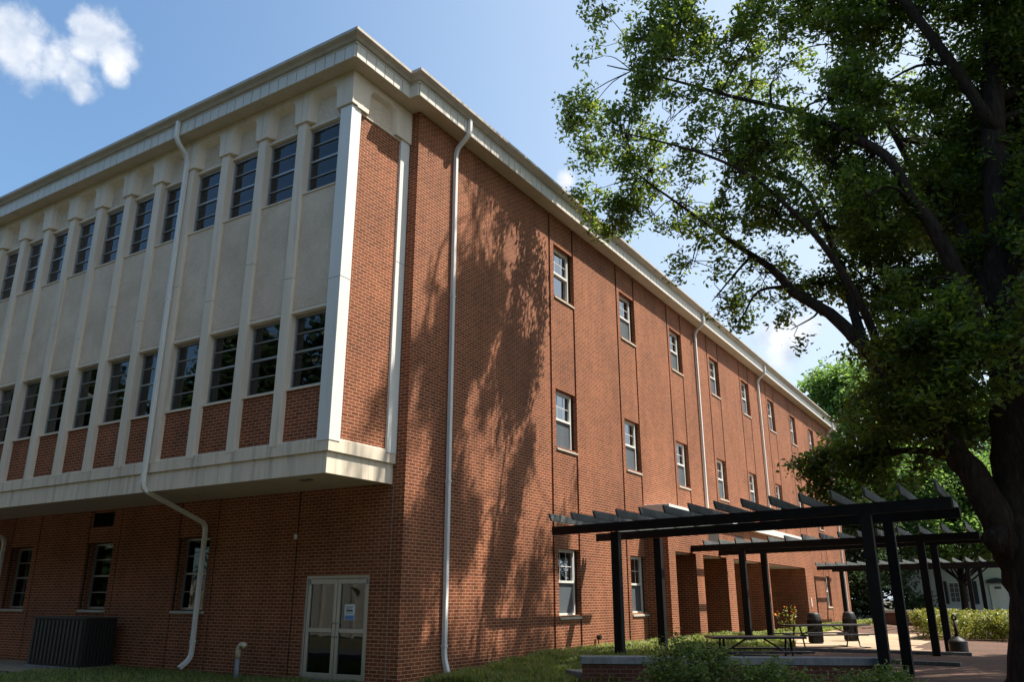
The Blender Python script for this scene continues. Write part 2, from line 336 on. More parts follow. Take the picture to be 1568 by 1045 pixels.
# lower wall Y=0 (under the overhang), runs right up to the corner
lops=[]; LW=[]
for k in range(4):
    a=-6.87-3.757*k; lops.append((a,a+1.12,-.26,1.40)); LW.append((a,a+1.12,-.26,1.40,k))
lops.append((-2.57,-.81,ZB,.46)); vent=(-10.55,-9.62,1.80,2.17); lops.append(vent)
lgr=[(-2.93,-2.88,ZB,ZT)]
for k in range(4):
    a=-6.87-3.757*k; lgr+=[(a-.05,a,ZB,ZT),(a+1.33,a+1.38,ZB,ZT)]
mb=wallgrid('y',0.0,.30,XL,-.30,ZB,2.4,lops+[(g[0],g[1],g[2],2.4) for g in lgr]); 
mb.box(-.30,-.002,.002,.298,ZB,ZT)
mb.build('wall',M['brick'],B)
for a,b,z0,z1 in lgr:
    MB().box(a+.001,b-.001,.08,.29,z0,2.39).build('joint',M['brick'],B); MB().box(a+.001,b-.001,.06,.0795,z0,2.39).build('joint',M['joint'],B)
MB().box(-.300,-.288,-.003,.01,ZB,2.2).build('joint',M['caulk'],B)
# return of the main wing above the overhang, and the back of the upper block
mb=MB(); mb.box(XL,-.305,.0,.3,2.41,ZT); mb.build('wall',M['brick'],B)
# floors inside (dark rooms seen through the glass)
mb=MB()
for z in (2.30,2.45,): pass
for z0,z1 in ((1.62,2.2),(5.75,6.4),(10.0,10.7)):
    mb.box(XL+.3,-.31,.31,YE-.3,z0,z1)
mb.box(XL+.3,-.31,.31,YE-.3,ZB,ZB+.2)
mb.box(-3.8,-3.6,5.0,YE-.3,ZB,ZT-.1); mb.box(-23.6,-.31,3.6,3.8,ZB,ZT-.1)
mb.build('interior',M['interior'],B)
# double hung windows of the long wall
def sash_window_X(y0,y1,z0,z1,s,k):
    d=-.165
    mb=MB(); t=.05
    mb.box(d-.06,d+.02,y0,y0+t,z0,z1).box(d-.06,d+.02,y1-t,y1,z0,z1).box(d-.06,d+.02,y0+t,y1-t,z1-t-.03,z1).box(d-.06,d+.02,y0+t,y1-t,z0,z0+.05)
    fr=mb.build('window',M['white'],B,bevel=.004)
    zm=(z0+z1)/2
    m2=MB(); m2.box(d-.045,d+.03,y0+t+.002,y1-t-.002,zm-.03,zm+.03)
    m2.box(d-.04,d+.008,y0+t+.002,y0+t+.03,zm+.031,z1-t-.032); m2.box(d-.04,d+.008,y1-t-.03,y1-t-.002,zm+.031,z1-t-.032)
    m2.build('sash',M['white'],fr)
    g=MB().box(d-.035,d-.029,y0+t,y1-t,zm+.0,z1-t-.03); g.build('pane',M['glassR'],fr)
    g=MB().box(d-.055,d-.049,y0+t,y1-t,z0+.05,zm); g.build('pane',M['glassR'],fr)
    if s<2 or k>0:
        g=MB().box(d-.024,d-.020,y0+t+.01,y1-t-.01,z0+.06,zm-.032); g.build('screen',M['screen'],fr)
    mt=MB(); w=(y1-y0-2*t)/3
    for j in (1,2): mt.box(d-.028,d-.022,y0+t+w*j-.008,y0+t+w*j+.008,zm+.03,z1-t-.035)
    zz=(zm+z1-t)/2; mt.box(d-.0285,d-.0225,y0+t+.031,y1-t-.031,zz-.008,zz+.008)
    mt.build('muntin',M['white'],fr)
    rgn=random.Random(k*7+s)
    if rgn.random()<.5:
        MB().box(d-.14,d-.12,y0+t,y0+t+(y1-y0-2*t)*rgn.uniform(.5,1),zm-.2 if s else zm-.6,z1-.1).build('blind',M['blind'],fr)
    MB().prism([(d-.1,z0-.10),(.035,z0-.10),(.035,z0-.05),(d-.0,z0-.002),(d-.1,z0-.002)],'y',y0+.004,y1+.05).build('sill',M['sill'],B,bevel=.004)
    
for w_ in WIN: sash_window_X(*w_)
# left storey windows
for a,b,z0,z1 in grooves: MB().box(-.1395,-.13,a+.001,b-.001,z0,z1-.01).build('joint',M['joint'],B)
def alu_window_Y(x0,x1,z0,z1,y,lites=4,par=None,mat='alum',open_white=False,tube=0,blind=0,bx=0):
    par=par or B; t=.035
    mb=MB(); mb.box(x0,x0+t,y-.03,y+.03,z0,z1).box(x1-t,x1,y-.03,y+.03,z0,z1).box(x0+t,x1-t,y-.03,y+.03,z0,z0+.05).box(x0+t,x1-t,y-.03,y+.03,z1-.05,z1)
    h=(z1-z0)/lites
    for j in range(1,lites):
        b=.020 if j==lites//2 else .008
        mb.box(x0+t,x1-t,y-.028,y+.02,z0+h*j-b,z0+h*j+b)
    fr=mb.build('window',M[mat],par)
    MB().box(x0+t-.005,x1-t+.005,y+.005,y+.011,z0+.04,z1-.04).build('pane',M['glass'],fr)
    if tube:
        MB().box(x0+.1,x1-.15,y+.5,y+.9,z1-.08-.22*tube,z1-.02-.2*tube).build('light_fitting',M['tube'],fr)
    if blind:
        w=x1-x0-2*t
        MB().prism([(x1-t-w*.95,z1-.25),(x1-t-w*.8,z1-.60),(x1-t-.01,z0+.42),(x1-t-.01,z0+.75)] if blind==1 else [(x0+t+w*.55,z0+.06),(x1-t,z0+.06),(x1-t,z0+h*2-.05),(x0+t+w*.55,z0+h*2-.05)],'y',y+.10,y+.12).build('blind',M['blind'] if blind==1 else M['housewhite'],fr)
    if blind==1:
        pass
    return fr
for a,b,z0,z1,k in LW:
    alu_window_Y(a+.02,b-.02,z0+.02,z1-.02,.25,4,None,'alum',blind=2 if k==1 else 0)
    MB().box(a+.005,b+.06,-.035,.30,z0-.06,z0).build('sill',M['sill'],B,bevel=.004)
mb=MB()
for j in range(5): mb.obox((vent[0]+.03,.08,vent[2]+.05+j*.07),(vent[1]-.03,.08,vent[2]+.05+j*.07),.10,.012,(0,.5,1))
mb.box(vent[0],vent[0]+.03,.01,.2,vent[2],vent[3]).box(vent[1]-.03,vent[1],.01,.2,vent[2],vent[3]).box(vent[0],vent[1],.2,.22,vent[2],vent[3])
mb.build('dark_wall_panel',M['black'],B)  # slatted louvre vent
# glass double door
X0,X1,ZD=-2.57,-.81,.46
mb=MB(); mb.box(X0,X0+.05,.03,.15,ZB,ZD).box(X1-.05,X1,.03,.15,ZB,ZD).box(X0+.05,X1-.05,.03,.15,ZD-.06,ZD); dfr=mb.build('door_frame',M['alum'],B,bevel=.004)
xm=(X0+X1)/2
for a,b in ((X0+.055,xm-.006),(xm+.006,X1-.055)):
    mb=MB(); st=.085; z1=ZD-.065; zr=-.60; y0,y1=.05,.11
    mb.box(a,a+st,y0,y1,-1.6,z1).box(b-st,b,y0,y1,-1.6,z1).box(a+st,b-st,y0,y1,z1-.10,z1).box(a+st,b-st,y0,y1,zr-.04,zr+.04).box(a+st,b-st,y0,y1,-1.6,-1.40)
    d=mb.build('door',M['alum'],B,bevel=.004)
    MB().box(a+st-.004,b-st+.004,.078,.084,zr+.04,z1-.10).build('pane',M['glass'],d)
    MB().box(a+st-.004,b-st+.004,.078,.084,-1.40,zr-.04).build('pane',M['glass'],d)
    if b>xm+.1:
        sg=MB().box(a+.20,a+.47,.070,.0775,-.40,-.10).build('notice',M['paper'],d)
        MB().box(a+.215,a+.455,.066,.0698,-.39,-.31).build('printing',M['blueink'],sg)
        MB().box(a+.25,a+.42,.066,.0698,-.235,-.205).build('printing',M['blackink'],sg)
        m=MB()
        for j in range(3): m.box(a+.23,a+.45-.03*j,.066,.0698,-.145-.022*j,-.136-.022*j)
        m.box(a+.24,a+.43,.066,.0698,-.275,-.262); m.build('printing',M['greypaint'],sg)
    hx=b-st/2 if b<xm+.1 else a+st/2
    MB().tube([(hx,.045,-.72),(hx,0,-.72),(hx,0,-.46),(hx,.045,-.46)],.011,8).build('handle',M['alum'],d,smooth=True)
    MB().box((a if b<xm+.1 else b-.05)+.0,(a+.05 if b<xm+.1 else b),.03,.049,z1-.11,z1-.02).build('hinge',M['greypaint'],d)
# ---- overhanging upper block ----
ex=-.27; YF=-1.91
mb=MB(); mb.box(XL,ex-.09,-1.85,-.001,2.23,2.41); mb.build('soffit',M['soffit'],B)
mb=MB()
for i in range(6):
    xa=ex-.089-3.78*i; mb.box(xa-3.77 if i<5 else XL,xa,-1.87,-1.851,2.20,2.60)
mb.build('lower_band',M['band'],B,bevel=.004)
MB().box(ex-.088,ex-.060,-1.87,-.001,2.20,2.60).build('lower_band',M['band'],B,bevel=.004)
MB().box(XL,ex-.062,-1.85,-.001,2.601,2.84).build('floor_slab',M['conc'],B)
NB=18; P0=-.58; PP=1.262
mb=MB(); mb.prism([(YF,2.605),(YF,2.85),(-1.86,2.875),(-1.75,2.875),(-1.75,2.605)],'x',XL,ex-.27); 
mb.prism([(ex,2.605),(ex,2.85),(ex-.05,2.875),(ex-.26,2.875),(ex-.26,2.605)],'y',YF,-.002); mb.build('upper_band',M['band'],B,bevel=.004)
# corner column, end column, pilasters
def col_with_joint(mb,x0,x1,y0,y1,z0,z1,zj):
    mb.box(x0,x1,y0,y1,z0,zj-.006).box(x0+.01,x1-.01,y0+.01,y1-.01,zj-.006,zj+.006).box(x0,x1,y0,y1,zj+.006,z1)
mb=MB(); col_with_joint(mb,-.58,ex+.012,YF-.012,-1.63,2.80,9.96,6.05); mb.build('pilaster',M['white'],B,bevel=.006)
mb=MB(); col_with_joint(mb,-.45,ex+.012,-.30,-.004,2.80,9.98,6.95); mb.build('pilaster',M['white'],B,bevel=.006)
for k in range(NB):
    x=P0-1.03-PP*k+.0
    if x<XL+.4: break
    mb=MB(); col_with_joint(mb,x-.245,x,YF-.008,-1.60,2.80,9.98,6.9 if k%2 else 6.3)
    mb.build('pilaster',M['conc'],B,bevel=.006)
MB().box(-.46,ex-.04,-1.63,-.30,2.84,9.93).build('side_panel',M['brick'],B)
NT={0:2,1:0,2:1,5:2,7:1}
for k in range(NB):
    xr=P0-PP*k if k==0 else P0-1.03-PP*(k-1)-.245
    xl=P0-1.03-PP*k
    if xl<XL+.4: break
    a,b=xl+.001,xr-.001
    MB().box(a,b,-1.80,-1.45,2.82,3.91).build('spandrel',M['brick'],B)
    MB().box(a,b,-1.845,-1.45,3.912,3.95).build('sill',M['conc'],B)
    alu_window_Y(a+.003,b-.003,3.955,5.50,-1.70,4,None,'alum',tube=(k in (0,1,2))*(1+k%2))
    mb=MB(); mb.prism([(-1.86,5.52),(-1.86,5.575),(-1.83,5.60),(-1.5,5.60),(-1.5,5.52)],'x',a,b); mb.build('lintel',M['conc'],B)
    MB().box(a,b,-1.845,-1.45,5.602,8.22).build('stucco_panel',M['stucco'],B)
    MB().box(a,b,-1.87,-1.45,8.222,8.25).build('sill',M['alum' if k<0 else 'conc'],B)
    alu_window_Y(a+.003,b-.003,8.255,9.84,-1.70,4,None,'alum',tube=(k in (3,9,10))*2,blind=1 if k==1 else 0)
    MB().prism([(-1.81,9.86),(-1.81,9.90),(-1.79,9.93),(-1.5,9.93),(-1.5,9.86)],'x',a,b).build('lintel',M['conc'],B)
    MB().box(a-.1,b+.1 if k else b,-1.775,-1.45,9.932,10.74).build('stucco_panel',M['stucco'],B)
# arched precast trims between pilaster centres
def arch(u0,u1,z0,z1,iu0,iu1,ztop,r):
    pts=[(u0,z1),(u0,z0),(iu0,z0),(iu0+.035,ztop-r)]
    for j in range(1,7):
        a=math.pi-math.pi/2*j/6; pts.append((iu0+.035+r+r*math.cos(a),ztop-r+r*math.sin(a)))
    for j in range(0,7):
        a=math.pi/2-math.pi/2*j/6; pts.append((iu1-.035-r+r*math.cos(a),ztop-r+r*math.sin(a)))
    pts+=[(iu1,z0),(u1,z0),(u1,z1)]
    return pts
def splay_arch(axis,u0,u1,z0,z1,iu0,iu1,ztop,r,front,back,sgn,grow):
    def inner(g):
        a0,a1,zt,rr=iu0+g,iu1-g,ztop-g,r*(1-.2*(g>0)); c=[(a0,z0),(a0+.035,zt-rr)]
        for j in range(1,7):
            t=math.pi-math.pi/2*j/6; c.append((a0+.035+rr+rr*math.cos(t),zt-rr+rr*math.sin(t)))
        for j in range(0,7):
            t=math.pi/2-math.pi/2*j/6; c.append((a1-.035-rr+rr*math.cos(t),zt-rr+rr*math.sin(t)))
        return c+[(a1,z0)]
    A=inner(0); Bk=inner(grow); n=len(A)
    def P(p,a): return (a,p[0],p[1]) if axis=='x' else (p[0],a,p[1])
    O=[(u0,z0),(u0,A[1][1])]+[(p[0],z1) for p in A[2:-2]]+[(u1,A[-2][1]),(u1,z0)]
    vs=[P(p,front) for p in A]+[P(p,back) for p in Bk]+[P(p,front) for p in O]+[P(p,back) for p in O]+[P((u0,z1),front),P((u1,z1),front),P((u0,z1),back),P((u1,z1),back)]
    fs=[(i,i+1,n+i+1,n+i) for i in range(n-1)]
    c=4*n
    for b0,b1,cl,cr in ((0,2*n,c,c+1),(n,3*n,c+2,c+3)):
        for i in range(n-1):
            if i==1: fs.append((b0+1,b0+2,b1+2,cl,b1+1))
            elif i==n-3: fs.append((b0+n-3,b0+n-2,b1+n-2,cr,b1+n-3))
            else: fs.append((b0+i,b0+i+1,b1+i+1,b1+i))
    fs+=[(0,n,3*n,2*n),(n-1,2*n-1,4*n-1,3*n-1),(2*n,3*n,3*n+1,2*n+1),(2*n+1,3*n+1,c+2,c),(3*n-1,4*n-1,4*n-2,3*n-2),(3*n-2,4*n-2,c+3,c+1)]
    mb=MB(); mb.add(vs,fs); return mb
for k in range(NB):
    xl=P0-1.03-PP*k-.1225; xr=P0-1.03-PP*(k-1)-.1225
    if k==0: xr=P0+.10
    if xl<XL+.4: break
    splay_arch('y',xl+.006,xr-.006 if k else xr,9.98,10.757,xl+.185,(xr-.185) if k else xr-.185,10.62,.17,YF-.055,-1.77,-1,.10).build('arch_trim',M['conc'],B)
MB().box(P0+.106,ex+.055,YF-.055,-1.80,9.98,10.757).build('arch_trim',M['conc'],B)
splay_arch('x',-1.798,-.004,9.95,10.757,-1.46,-.52,10.60,.20,ex+.055,ex-.06,1,.06).build('arch_trim',M['conc'],B)
MB().box(-.47,ex-.062,-1.62,-.005,9.935,10.74).build('stucco_panel',M['stucco'],B)
MB().box(-.47,ex-.01,-1.60,-.31,9.90,9.932).build('lintel',M['conc'],B)
# ---- eaves ----
base=[(0,YE+.2),(0,-.14),(ex,-.14),(ex,YF),(XL-.4,YF)]
def off(o):
    return [(o,YE+.2),(o,-.14-o),(ex+o,-.14-o),(ex+o,YF-o),(XL-.4,YF-o)]
def sweep(prof):  # prof: list of (offset,z) outline ; swept along the eave with mitres
    mb=MB(); n=len(prof); rings=[]
    for (o,z) in prof: rings.append([(p[0],p[1],z) for p in off(o)])
    m=len(rings[0]); vs=[rings[j][i] for i in range(m) for j in range(n)]
    fs=[(i*n+j,(i+1)*n+j,(i+1)*n+(j+1)%n,i*n+(j+1)%n) for i in range(m-1) for j in range(n)]
    fs+=[tuple(range(n)),tuple((m-1)*n+j for j in range(n))[::-1]]
    mb.add(vs,fs); return mb
ev=sweep([(-.9,10.765),(.375,10.765),(.375,11.09),(-.9,11.09)]).build('eave',M['soffit'],B)
# ribbed fascia
mb=MB(); of=.376
segs=[((of,YE+.2),(of,-.14-of)),((of,-.14-of),(ex+of,-.14-of)),((ex+of,-.14-of),(ex+of,YF-of)),((ex+of,YF-of),(XL-.4,YF-of))]
for (a,b) in segs:
    a=Vector((a[0],a[1],0)); b=Vector((b[0],b[1],0)); Ln=(b-a).length; d=(b-a)/Ln; nrm=Vector((d.y,-d.x,0))*-1
    if abs(d.y)>.5: nrm=Vector((1,0,0))
    elif True: nrm=Vector((0,-1,0))
    n=max(1,round(Ln/.285)); st=Ln/n
    for i in range(n):
        p=a+d*(i*st+.010); q=a+d*((i+1)*st-.010)
        vs=[]
        for z,oo in ((10.76,.030),(11.062,.030),(10.76,0),(11.062,0)): vs+=[p+nrm*oo+Vector((0,0,z)),q+nrm*oo+Vector((0,0,z))]
        mb.add(vs,[(0,1,3,2),(0,4,5,1),(2,3,7,6),(0,2,6,4),(1,5,7,3),(4,6,7,5)])
        c=(p+q)/2; 
mb.build('fascia',M['fascia'],B)
sweep([(.376,11.072),(.41,11.072),(.41,11.12),(.376,11.12)]).build('fascia_trim',M['fascia'],B)
sweep([(.30,11.122),(.46,11.122),(.50,11.17),(.56,11.20),(.59,11.225),(.59,11.29),(.57,11.29),(.56,11.24),(.36,11.15),(.30,11.31)]).build('gutter',M['gutter'],B)
mb=MB(); mb.prism([(.30,11.06),(.30,11.31),(-12,11.9),(-24,11.31),(-24,11.06)],'y',.05,YE+.2); mb.prism([(YF-.30,11.065),(YF-.30,11.31),(0.04,11.42),(0.04,11.065)],'x',XL-.4,ex+.30)
mb.build('roof',M['gutter'],B)
# downspouts
PY0_,PY1_=12,31.7
def downspout(pts,lab=None,r=.062):
    o=MB().tube(pts,r,4,sq=True).build('downspout',M['white'],B,bevel=.008)
    for z in (pts[3][2]-.02,6.6,2.4,-.9):
        p=None
        for a,b in zip(pts[:-1],pts[1:]):
            if min(a[2],b[2])<z<max(a[2],b[2]) and abs(a[0]-b[0])+abs(a[1]-b[1])<.02: p=(a[0],a[1])
        if p: MB().box(p[0]-.052,p[0]+.052,p[1]-.052,p[1]+.052,z-.02,z+.02).build('collar',M['white'],o)
def elbow(a,b,c,n=4,r=.12):
    a,b,c=Vector(a),Vector(b),Vector(c); u=(a-b).normalized(); v=(c-b).normalized(); r=min(r,(a-b).length*.45,(c-b).length*.45)
    p,q=b+u*r,b+v*r; return [tuple(p*(1-t)**2+b*2*t*(1-t)+q*t*t) for t in [i/n for i in range(n+1)]]
def path(pts,r=.14):
    out=[tuple(pts[0])]
    for i in range(1,len(pts)-1): out+=elbow(pts[i-1],pts[i],pts[i+1],4,r)
    return out+[tuple(pts[-1])]
for y in (1.34,17.95,26.95,43.0):
    g=gz(0.1,y)
    e=[(.07,y,g+.42),(.20,y-.02,g+.10)] if not PY0_<y<PY1_ else [(.07,y,3.15),(.20,y-.02,2.93)]
    downspout(path([(.47,y,11.12),(.47,y,10.72),(.07,y,10.40)]+e,.16))
for x in (-5.60,-14.42):
    downspout(path([(x,-2.38,11.12),(x,-2.38,10.62),(x,-2.0,10.30),(x,-2.0,2.25),(x-.20,-.12,1.66),(x-.20,-.12,-1.25),(x-.22,-.38,-1.44)],.16))
# small wall and soffit fittings
MB().box(-2.945,-2.905,-.06,0,1.22,1.32).build('wall_fitting',M['white'],B)
MB().box(-1.55,-1.30,-1.36,-1.22,2.20,2.228).build('soffit_vent',M['alumdark'],B)
# ---- entrance porch ----
mb=MB(); bays=[(12.05,12.62),(14.5,15.2),(17.75,18.6),(22.6,23.45),(29.9,31.6)]
for i,(a,b) in enumerate(bays):
    MB().box(-2.2 if i else -.301,PX,a,b,ZB,1.45).build('pier',M['brick'],B)
MB().box(.0015,PX,PY0,PY1,1.452,2.62).build('porch_wall',M['brick'],B)
for (a,b),(c,d_) in zip(bays[:-1],bays[1:]): MB().box(-2.2,PX-.22,b+.002,c-.002,1.43,1.4505).build('porch_ceiling',M['white'],B)
MB().box(-2.2,.0,PY0+.36,PY1-.41,1.455,1.498).build('porch_ceiling',M['soffit'],B)
MB().box(-2.4,-2.2,PY0,PY1,ZB,1.45).build('porch_back_wall',M['brick'],B)
cn=MB().box(.0015,PX+.17,PY0-.17,PY1+.17,2.623,2.87).build('canopy',M['white'],B,bevel=.01)
MB().box(-.1,-.05,33.4,35.2,ZB,1.0).build('door',M['black'],B)
for y0 in (15.9,19.0): MB().box(PX+.001,PX+.004,y0,y0+1.2,1.75,2.35).build('dark_wall_panel',M['joint'],B)  # thin flat dark panels on the upper porch front, no slats
MB().box(PX,PX+.03,30.4,30.55,-.35,.05).build('wall_plate',M['white'],B)
# ---------------- things near the left wall ----------------
H=empty('air_conditioner',(-9.5,-.65,-1.56),'dark ribbed air conditioning cabinet on the gravel under the overhang','air conditioner')
MB().box(-10.66,-8.50,-1.04,-.24,-1.50,-.45).build('cabinet',M['hvacd'],H,bevel=.01)
mb=MB()
for i in range(13): mb.box(-10.62+i*.163,-10.53+i*.163,-1.075,-1.041,-1.44,-.48)
mb.build('grille',M['hvac'],H)
mb=MB()
for i in range(9): mb.box(-8.499,-8.475,-1.0+i*.085,-.96+i*.085,-1.44,-.50)
mb.build('grille',M['hvacd'],H)
MB().box(-10.70,-8.46,-1.08,-.20,-.45,-.41).build('lid',M['hvac'],H,bevel=.008)
MB().box(-10.75,-8.42,-1.12,-.2,-1.6,-1.50).build('base',M['cap'],H)
V=empty('vent_pipe',(-3.83,-.5,-1.6),'tan hooked vent pipe standing in the grass left of the glass doors','pipe')
MB().tube([(-3.83,-.5,-1.7),(-3.83,-.5,-1.16)],.05,12).build('pipe_base',M['greypaint'],V,smooth=True)
MB().tube([(-3.83,-.5,-1.16),(-3.83,-.5,-1.02),(-3.81,-.5,-.95),(-3.76,-.5,-.90),(-3.69,-.5,-.90),(-3.63,-.5,-.93)],.058,12).build('hook',M['pvc'],V,smooth=True)
V=empty('hose_bib_pipe',(.1,8.3,-1.4),'thin black standpipe with a round head on the long brick wall','pipe')
MB().tube([(.08,8.25,-1.4),(.08,8.25,-.98)],.015,8).build('pipe',M['black'],V)
MB().tube([(.05,8.25,-.98),(.16,8.25,-.98)],.06,12).build('head',M['black'],V)
# ---------------- pergolas ----------------
def pergola(name_label,fl,fr,rl,rr,tips,posts,rend,zb=1.5,zt=1.70,gr=None):
    P=empty('pergola',((fl[0]+fr[0])/2,(fl[1]+rr[1])/2,gz(5,fl[1])),name_label,'pergola','dark pergolas over the plaza')
    for a,b in ((fl,fr),(rl,rr)):
        MB().obox((a[0],a[1],(zb+zt)/2),(b[0],b[1],(zb+zt)/2),.09,zt-zb).build('beam',M['blackwood'],P,bevel=.006)
        a2=(a[0]+.0,a[1]+.14); b2=(b[0],b[1]+.14)
        MB().obox((a2[0],a2[1],(zb+zt)/2),(b2[0],b2[1],(zb+zt)/2),.045,zt-zb-.02).build('beam',M['blackwood'],P)
    for (x,yt) in tips:
        t=(x-rl[0])/(rr[0]-rl[0]); ye=rl[1]+(rr[1]-rl[1])*t+rend
        z0=zt+.003; h=.16
        MB().prism([(yt+.10,z0),(ye-.10,z0),(ye,z0+h*.75),(ye,z0+h),(yt,z0+h),(yt,z0+h*.82),(yt+.05,z0+h*.35)],'x',x-.022,x+.022).build('rafter',M['rafter'],P,bevel=.003)
    for (x,y) in posts:
        g=gz(x,y)-.1
        MB().box(x-.095,x+.095,y-.095,y+.095,g,zb-.002 if True else 0).build('post',M['blackwood'],P,bevel=.008)
    return P
def lerp(a,b,t): return a+(b-a)*t
tA=[(1.14+.575*i, lerp(3.78,2.35,(i/14)**1.6)) for i in range(15)]
tB=[(.62+.56*i, lerp(14.3,11.15,(i/15)**1.7)-0.3) for i in range(16)]
tC=[(.35+.56*i, lerp(34.0,30.0,i/18)) for i in range(19)]
pergola('nearest black timber pergola behind the low brick planter wall',(.40,5.27),(9.32,3.52),(.31,7.88),(9.30,5.52),tA,[(2.18,5.08),(2.19,7.6),(7.85,3.82),(7.94,5.9)],1.2)
pergola('second black pergola in the middle of the plaza between the other two',(.52,14.13),(9.24,12.44),(.48,17.06),(9.27,14.07),tB,[(2.51,13.75),(2.46,16.4),(7.77,12.73),(7.92,14.50)],1.3)
pergola('farthest black pergola in front of the white house',(.22,34.9),(10.4,32.35),(.3,38.4),(10.4,35.4),tC,[(1.5,34.6),(2.3,37.9),(7.52,33.05),(7.88,36.2)],1.3)
# ---------------- planter wall ----------------
PW=empty('planter_wall',(5.4,2.9,-1.5),'low brick planter wall with a grey stone cap in front of the nearest pergola','wall')
a=Vector((3.06,1.53,0)); b=Vector((7.87,4.0,0)); d=(b-a).normalized(); nn=Vector((-d.y,d.x,0))
def owall(mb,o0,o1,z0,z1,e=0):
    p=[a-d*e+nn*o0,b+d*e+nn*o0,b+d*e+nn*o1,a-d*e+nn*o1]
    mb.add([(q.x,q.y,z0) for q in p]+[(q.x,q.y,z1) for q in p],[(0,3,2,1),(4,5,6,7),(0,1,5,4),(1,2,6,5),(2,3,7,6),(3,0,4,7)]); return mb
def owallmat():
    m=M['brick_dark']; return m
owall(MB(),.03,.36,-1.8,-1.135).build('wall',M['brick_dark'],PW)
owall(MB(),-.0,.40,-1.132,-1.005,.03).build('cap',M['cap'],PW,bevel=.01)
# step slab beside the planter
o=MB().add([(2.35,2.2,-1.6),(3.0,1.75,-1.6),(3.3,2.4,-1.6),(2.7,2.8,-1.6),(2.35,2.2,-1.30),(3.0,1.75,-1.30),(3.3,2.4,-1.30),(2.7,2.8,-1.30)],[(0,3,2,1),(4,5,6,7),(0,1,5,4),(1,2,6,5),(2,3,7,6),(3,0,4,7)]).build('stepping_slab',M['cap'],bevel=.01)
tag(o,'flat grey slab against the left end of the planter wall','slab')
for (p,q,lab) in (((3.2,13.0),(8.55,13.25),'weathered timber edging laid beside the cigarette bin'),((3.2,9.6),(8.6,9.1),'timber edging across the mulch under the nearest pergola')):
    z=gz(6,p[1]); o=MB().obox((p[0],p[1],z+.03),(q[0],q[1],z+.03),.14,.12).build('timber_edging',M['rafter'],bevel=.006); tag(o,lab,'edging','timber edgings')
# ---------------- picnic tables ----------------
def picnic(label,p,q,wid=.75):
    p=Vector((p[0],p[1],0)); q=Vector((q[0],q[1],0)); c=(p+q)/2; L_=(q-p).length; ang=math.atan2((q-p).y,(q-p).x)
    g=gz(c.x,c.y)
    T=empty('picnic_table',(c.x,c.y,g),label,'picnic table','picnic tables on the plaza'); T.rotation_euler=(0,0,ang)
    def bld(mb,name,**k):
        o=mb.build(name,M['black'],None,**k); o.parent=T; return o
    h=L_/2
    bld(MB().box(-h,h,-wid/2,wid/2,.64,.685),'tabletop',bevel=.012)
    for s in (-1,1):
        bld(MB().box(-h*.95,h*.95,s*.72-.14,s*.72+.14,.385,.42),'seat',bevel=.01)
    for s in (-1,1):
        x=s*h*.72
        for t in (-1,1):
            bld(MB().tube([(x,t*.13,.64),(x,t*.30,.02),(x+s*.02,t*.72,.01)],.024,8),'leg',smooth=True)
            bld(MB().tube([(x,t*.15,.36),(x,t*.72,.385)],.022,8),'seat_support',smooth=True)
        bld(MB().tube([(x,0,.32),(s*h*.18,0,.64)],.018,8),'brace',smooth=True)
    return T
picnic('black metal picnic table nearest the planter wall, under the first pergola',(4.20,5.2),(5.85,6.3))
picnic('black metal picnic table behind the first, beside the two rubbish bins',(3.55,14.2),(5.35,16.4))
picnic('far black picnic table in front of the low brick wall at the back',(5.2,30.0),(6.9,31.4))
# ---------------- bins ----------------
def lathe(prof,n=24):
    mb=MB(); m=len(prof); vs=[(r*math.cos(2*math.pi*k/n),r*math.sin(2*math.pi*k/n),z) for r,z in prof for k in range(n)]
    mb.add(vs,[(i*n+k,i*n+(k+1)%n,(i+1)*n+(k+1)%n,(i+1)*n+k) for i in range(m-1) for k in range(n)]+[tuple(range(n))[::-1],tuple((m-1)*n+k for k in range(n))]); return mb
def bin_(x,y,label):
    g=gz(x,y); T=empty('rubbish_bin',(x,y,g),label,'rubbish bin','rubbish bins by the picnic tables')
    def bld(mb,name,mat='black',**k):
        o=mb.build(name,M[mat],None,**k); o.parent=T; return o
    bld(lathe([(.20,.06),(.21,.08),(.21,.72),(.20,.74)]),'liner')
    mb=MB()
    for k in range(26):
        a_=2*math.pi*k/26; c,s=math.cos(a_),math.sin(a_); mb.obox((.222*c,.222*s,.05),(.222*c,.222*s,.76),.012,.045,(c,s,0))
    bld(mb,'slats')
    bld(lathe([(.225,.73),(.24,.74),(.24,.79),(.225,.80)]),'ring',smooth=False)
    bld(lathe([(.235,.80),(.235,.83),(.20,.90),(.195,.97),(.14,1.0),(.02,1.01)]),'lid','hvacd',smooth=True)
    bld(lathe([(.22,.0),(.22,.05),(.21,.06)]),'base')
bin_(3.66,17.5,'black slatted rubbish bin standing left of the second picnic table end, before the doorway')
bin_(4.35,19.9,'black slatted rubbish bin right of the other, near the far corner of the building')
T=empty('cigarette_bin',(8.20,14.0,gz(8.2,14)),'black bell shaped cigarette bin with a thin neck in front of the yellow hedge','ash bin')
def bldT(mb,name,mat='black',**k):
    o=mb.build(name,M[mat],None,**k); o.parent=T; return o
bldT(lathe([(.235,0),(.24,.02),(.24,.27),(.235,.30)]),'bucket',smooth=False)
bldT(lathe([(.245,.295),(.24,.33),(.19,.38),(.10,.425),(.055,.46)]),'dome','hvacd',smooth=True)
bldT(MB().tube([(0,0,.44),(0,0,.9)],[.05,.038],14),'neck',smooth=True)
bldT(MB().tube([(.05*math.cos(a_),0.0,.95+.06*math.sin(a_)) for a_ in [2*math.pi*i/16 for i in range(17)]],.026,8),'ring',smooth=True)
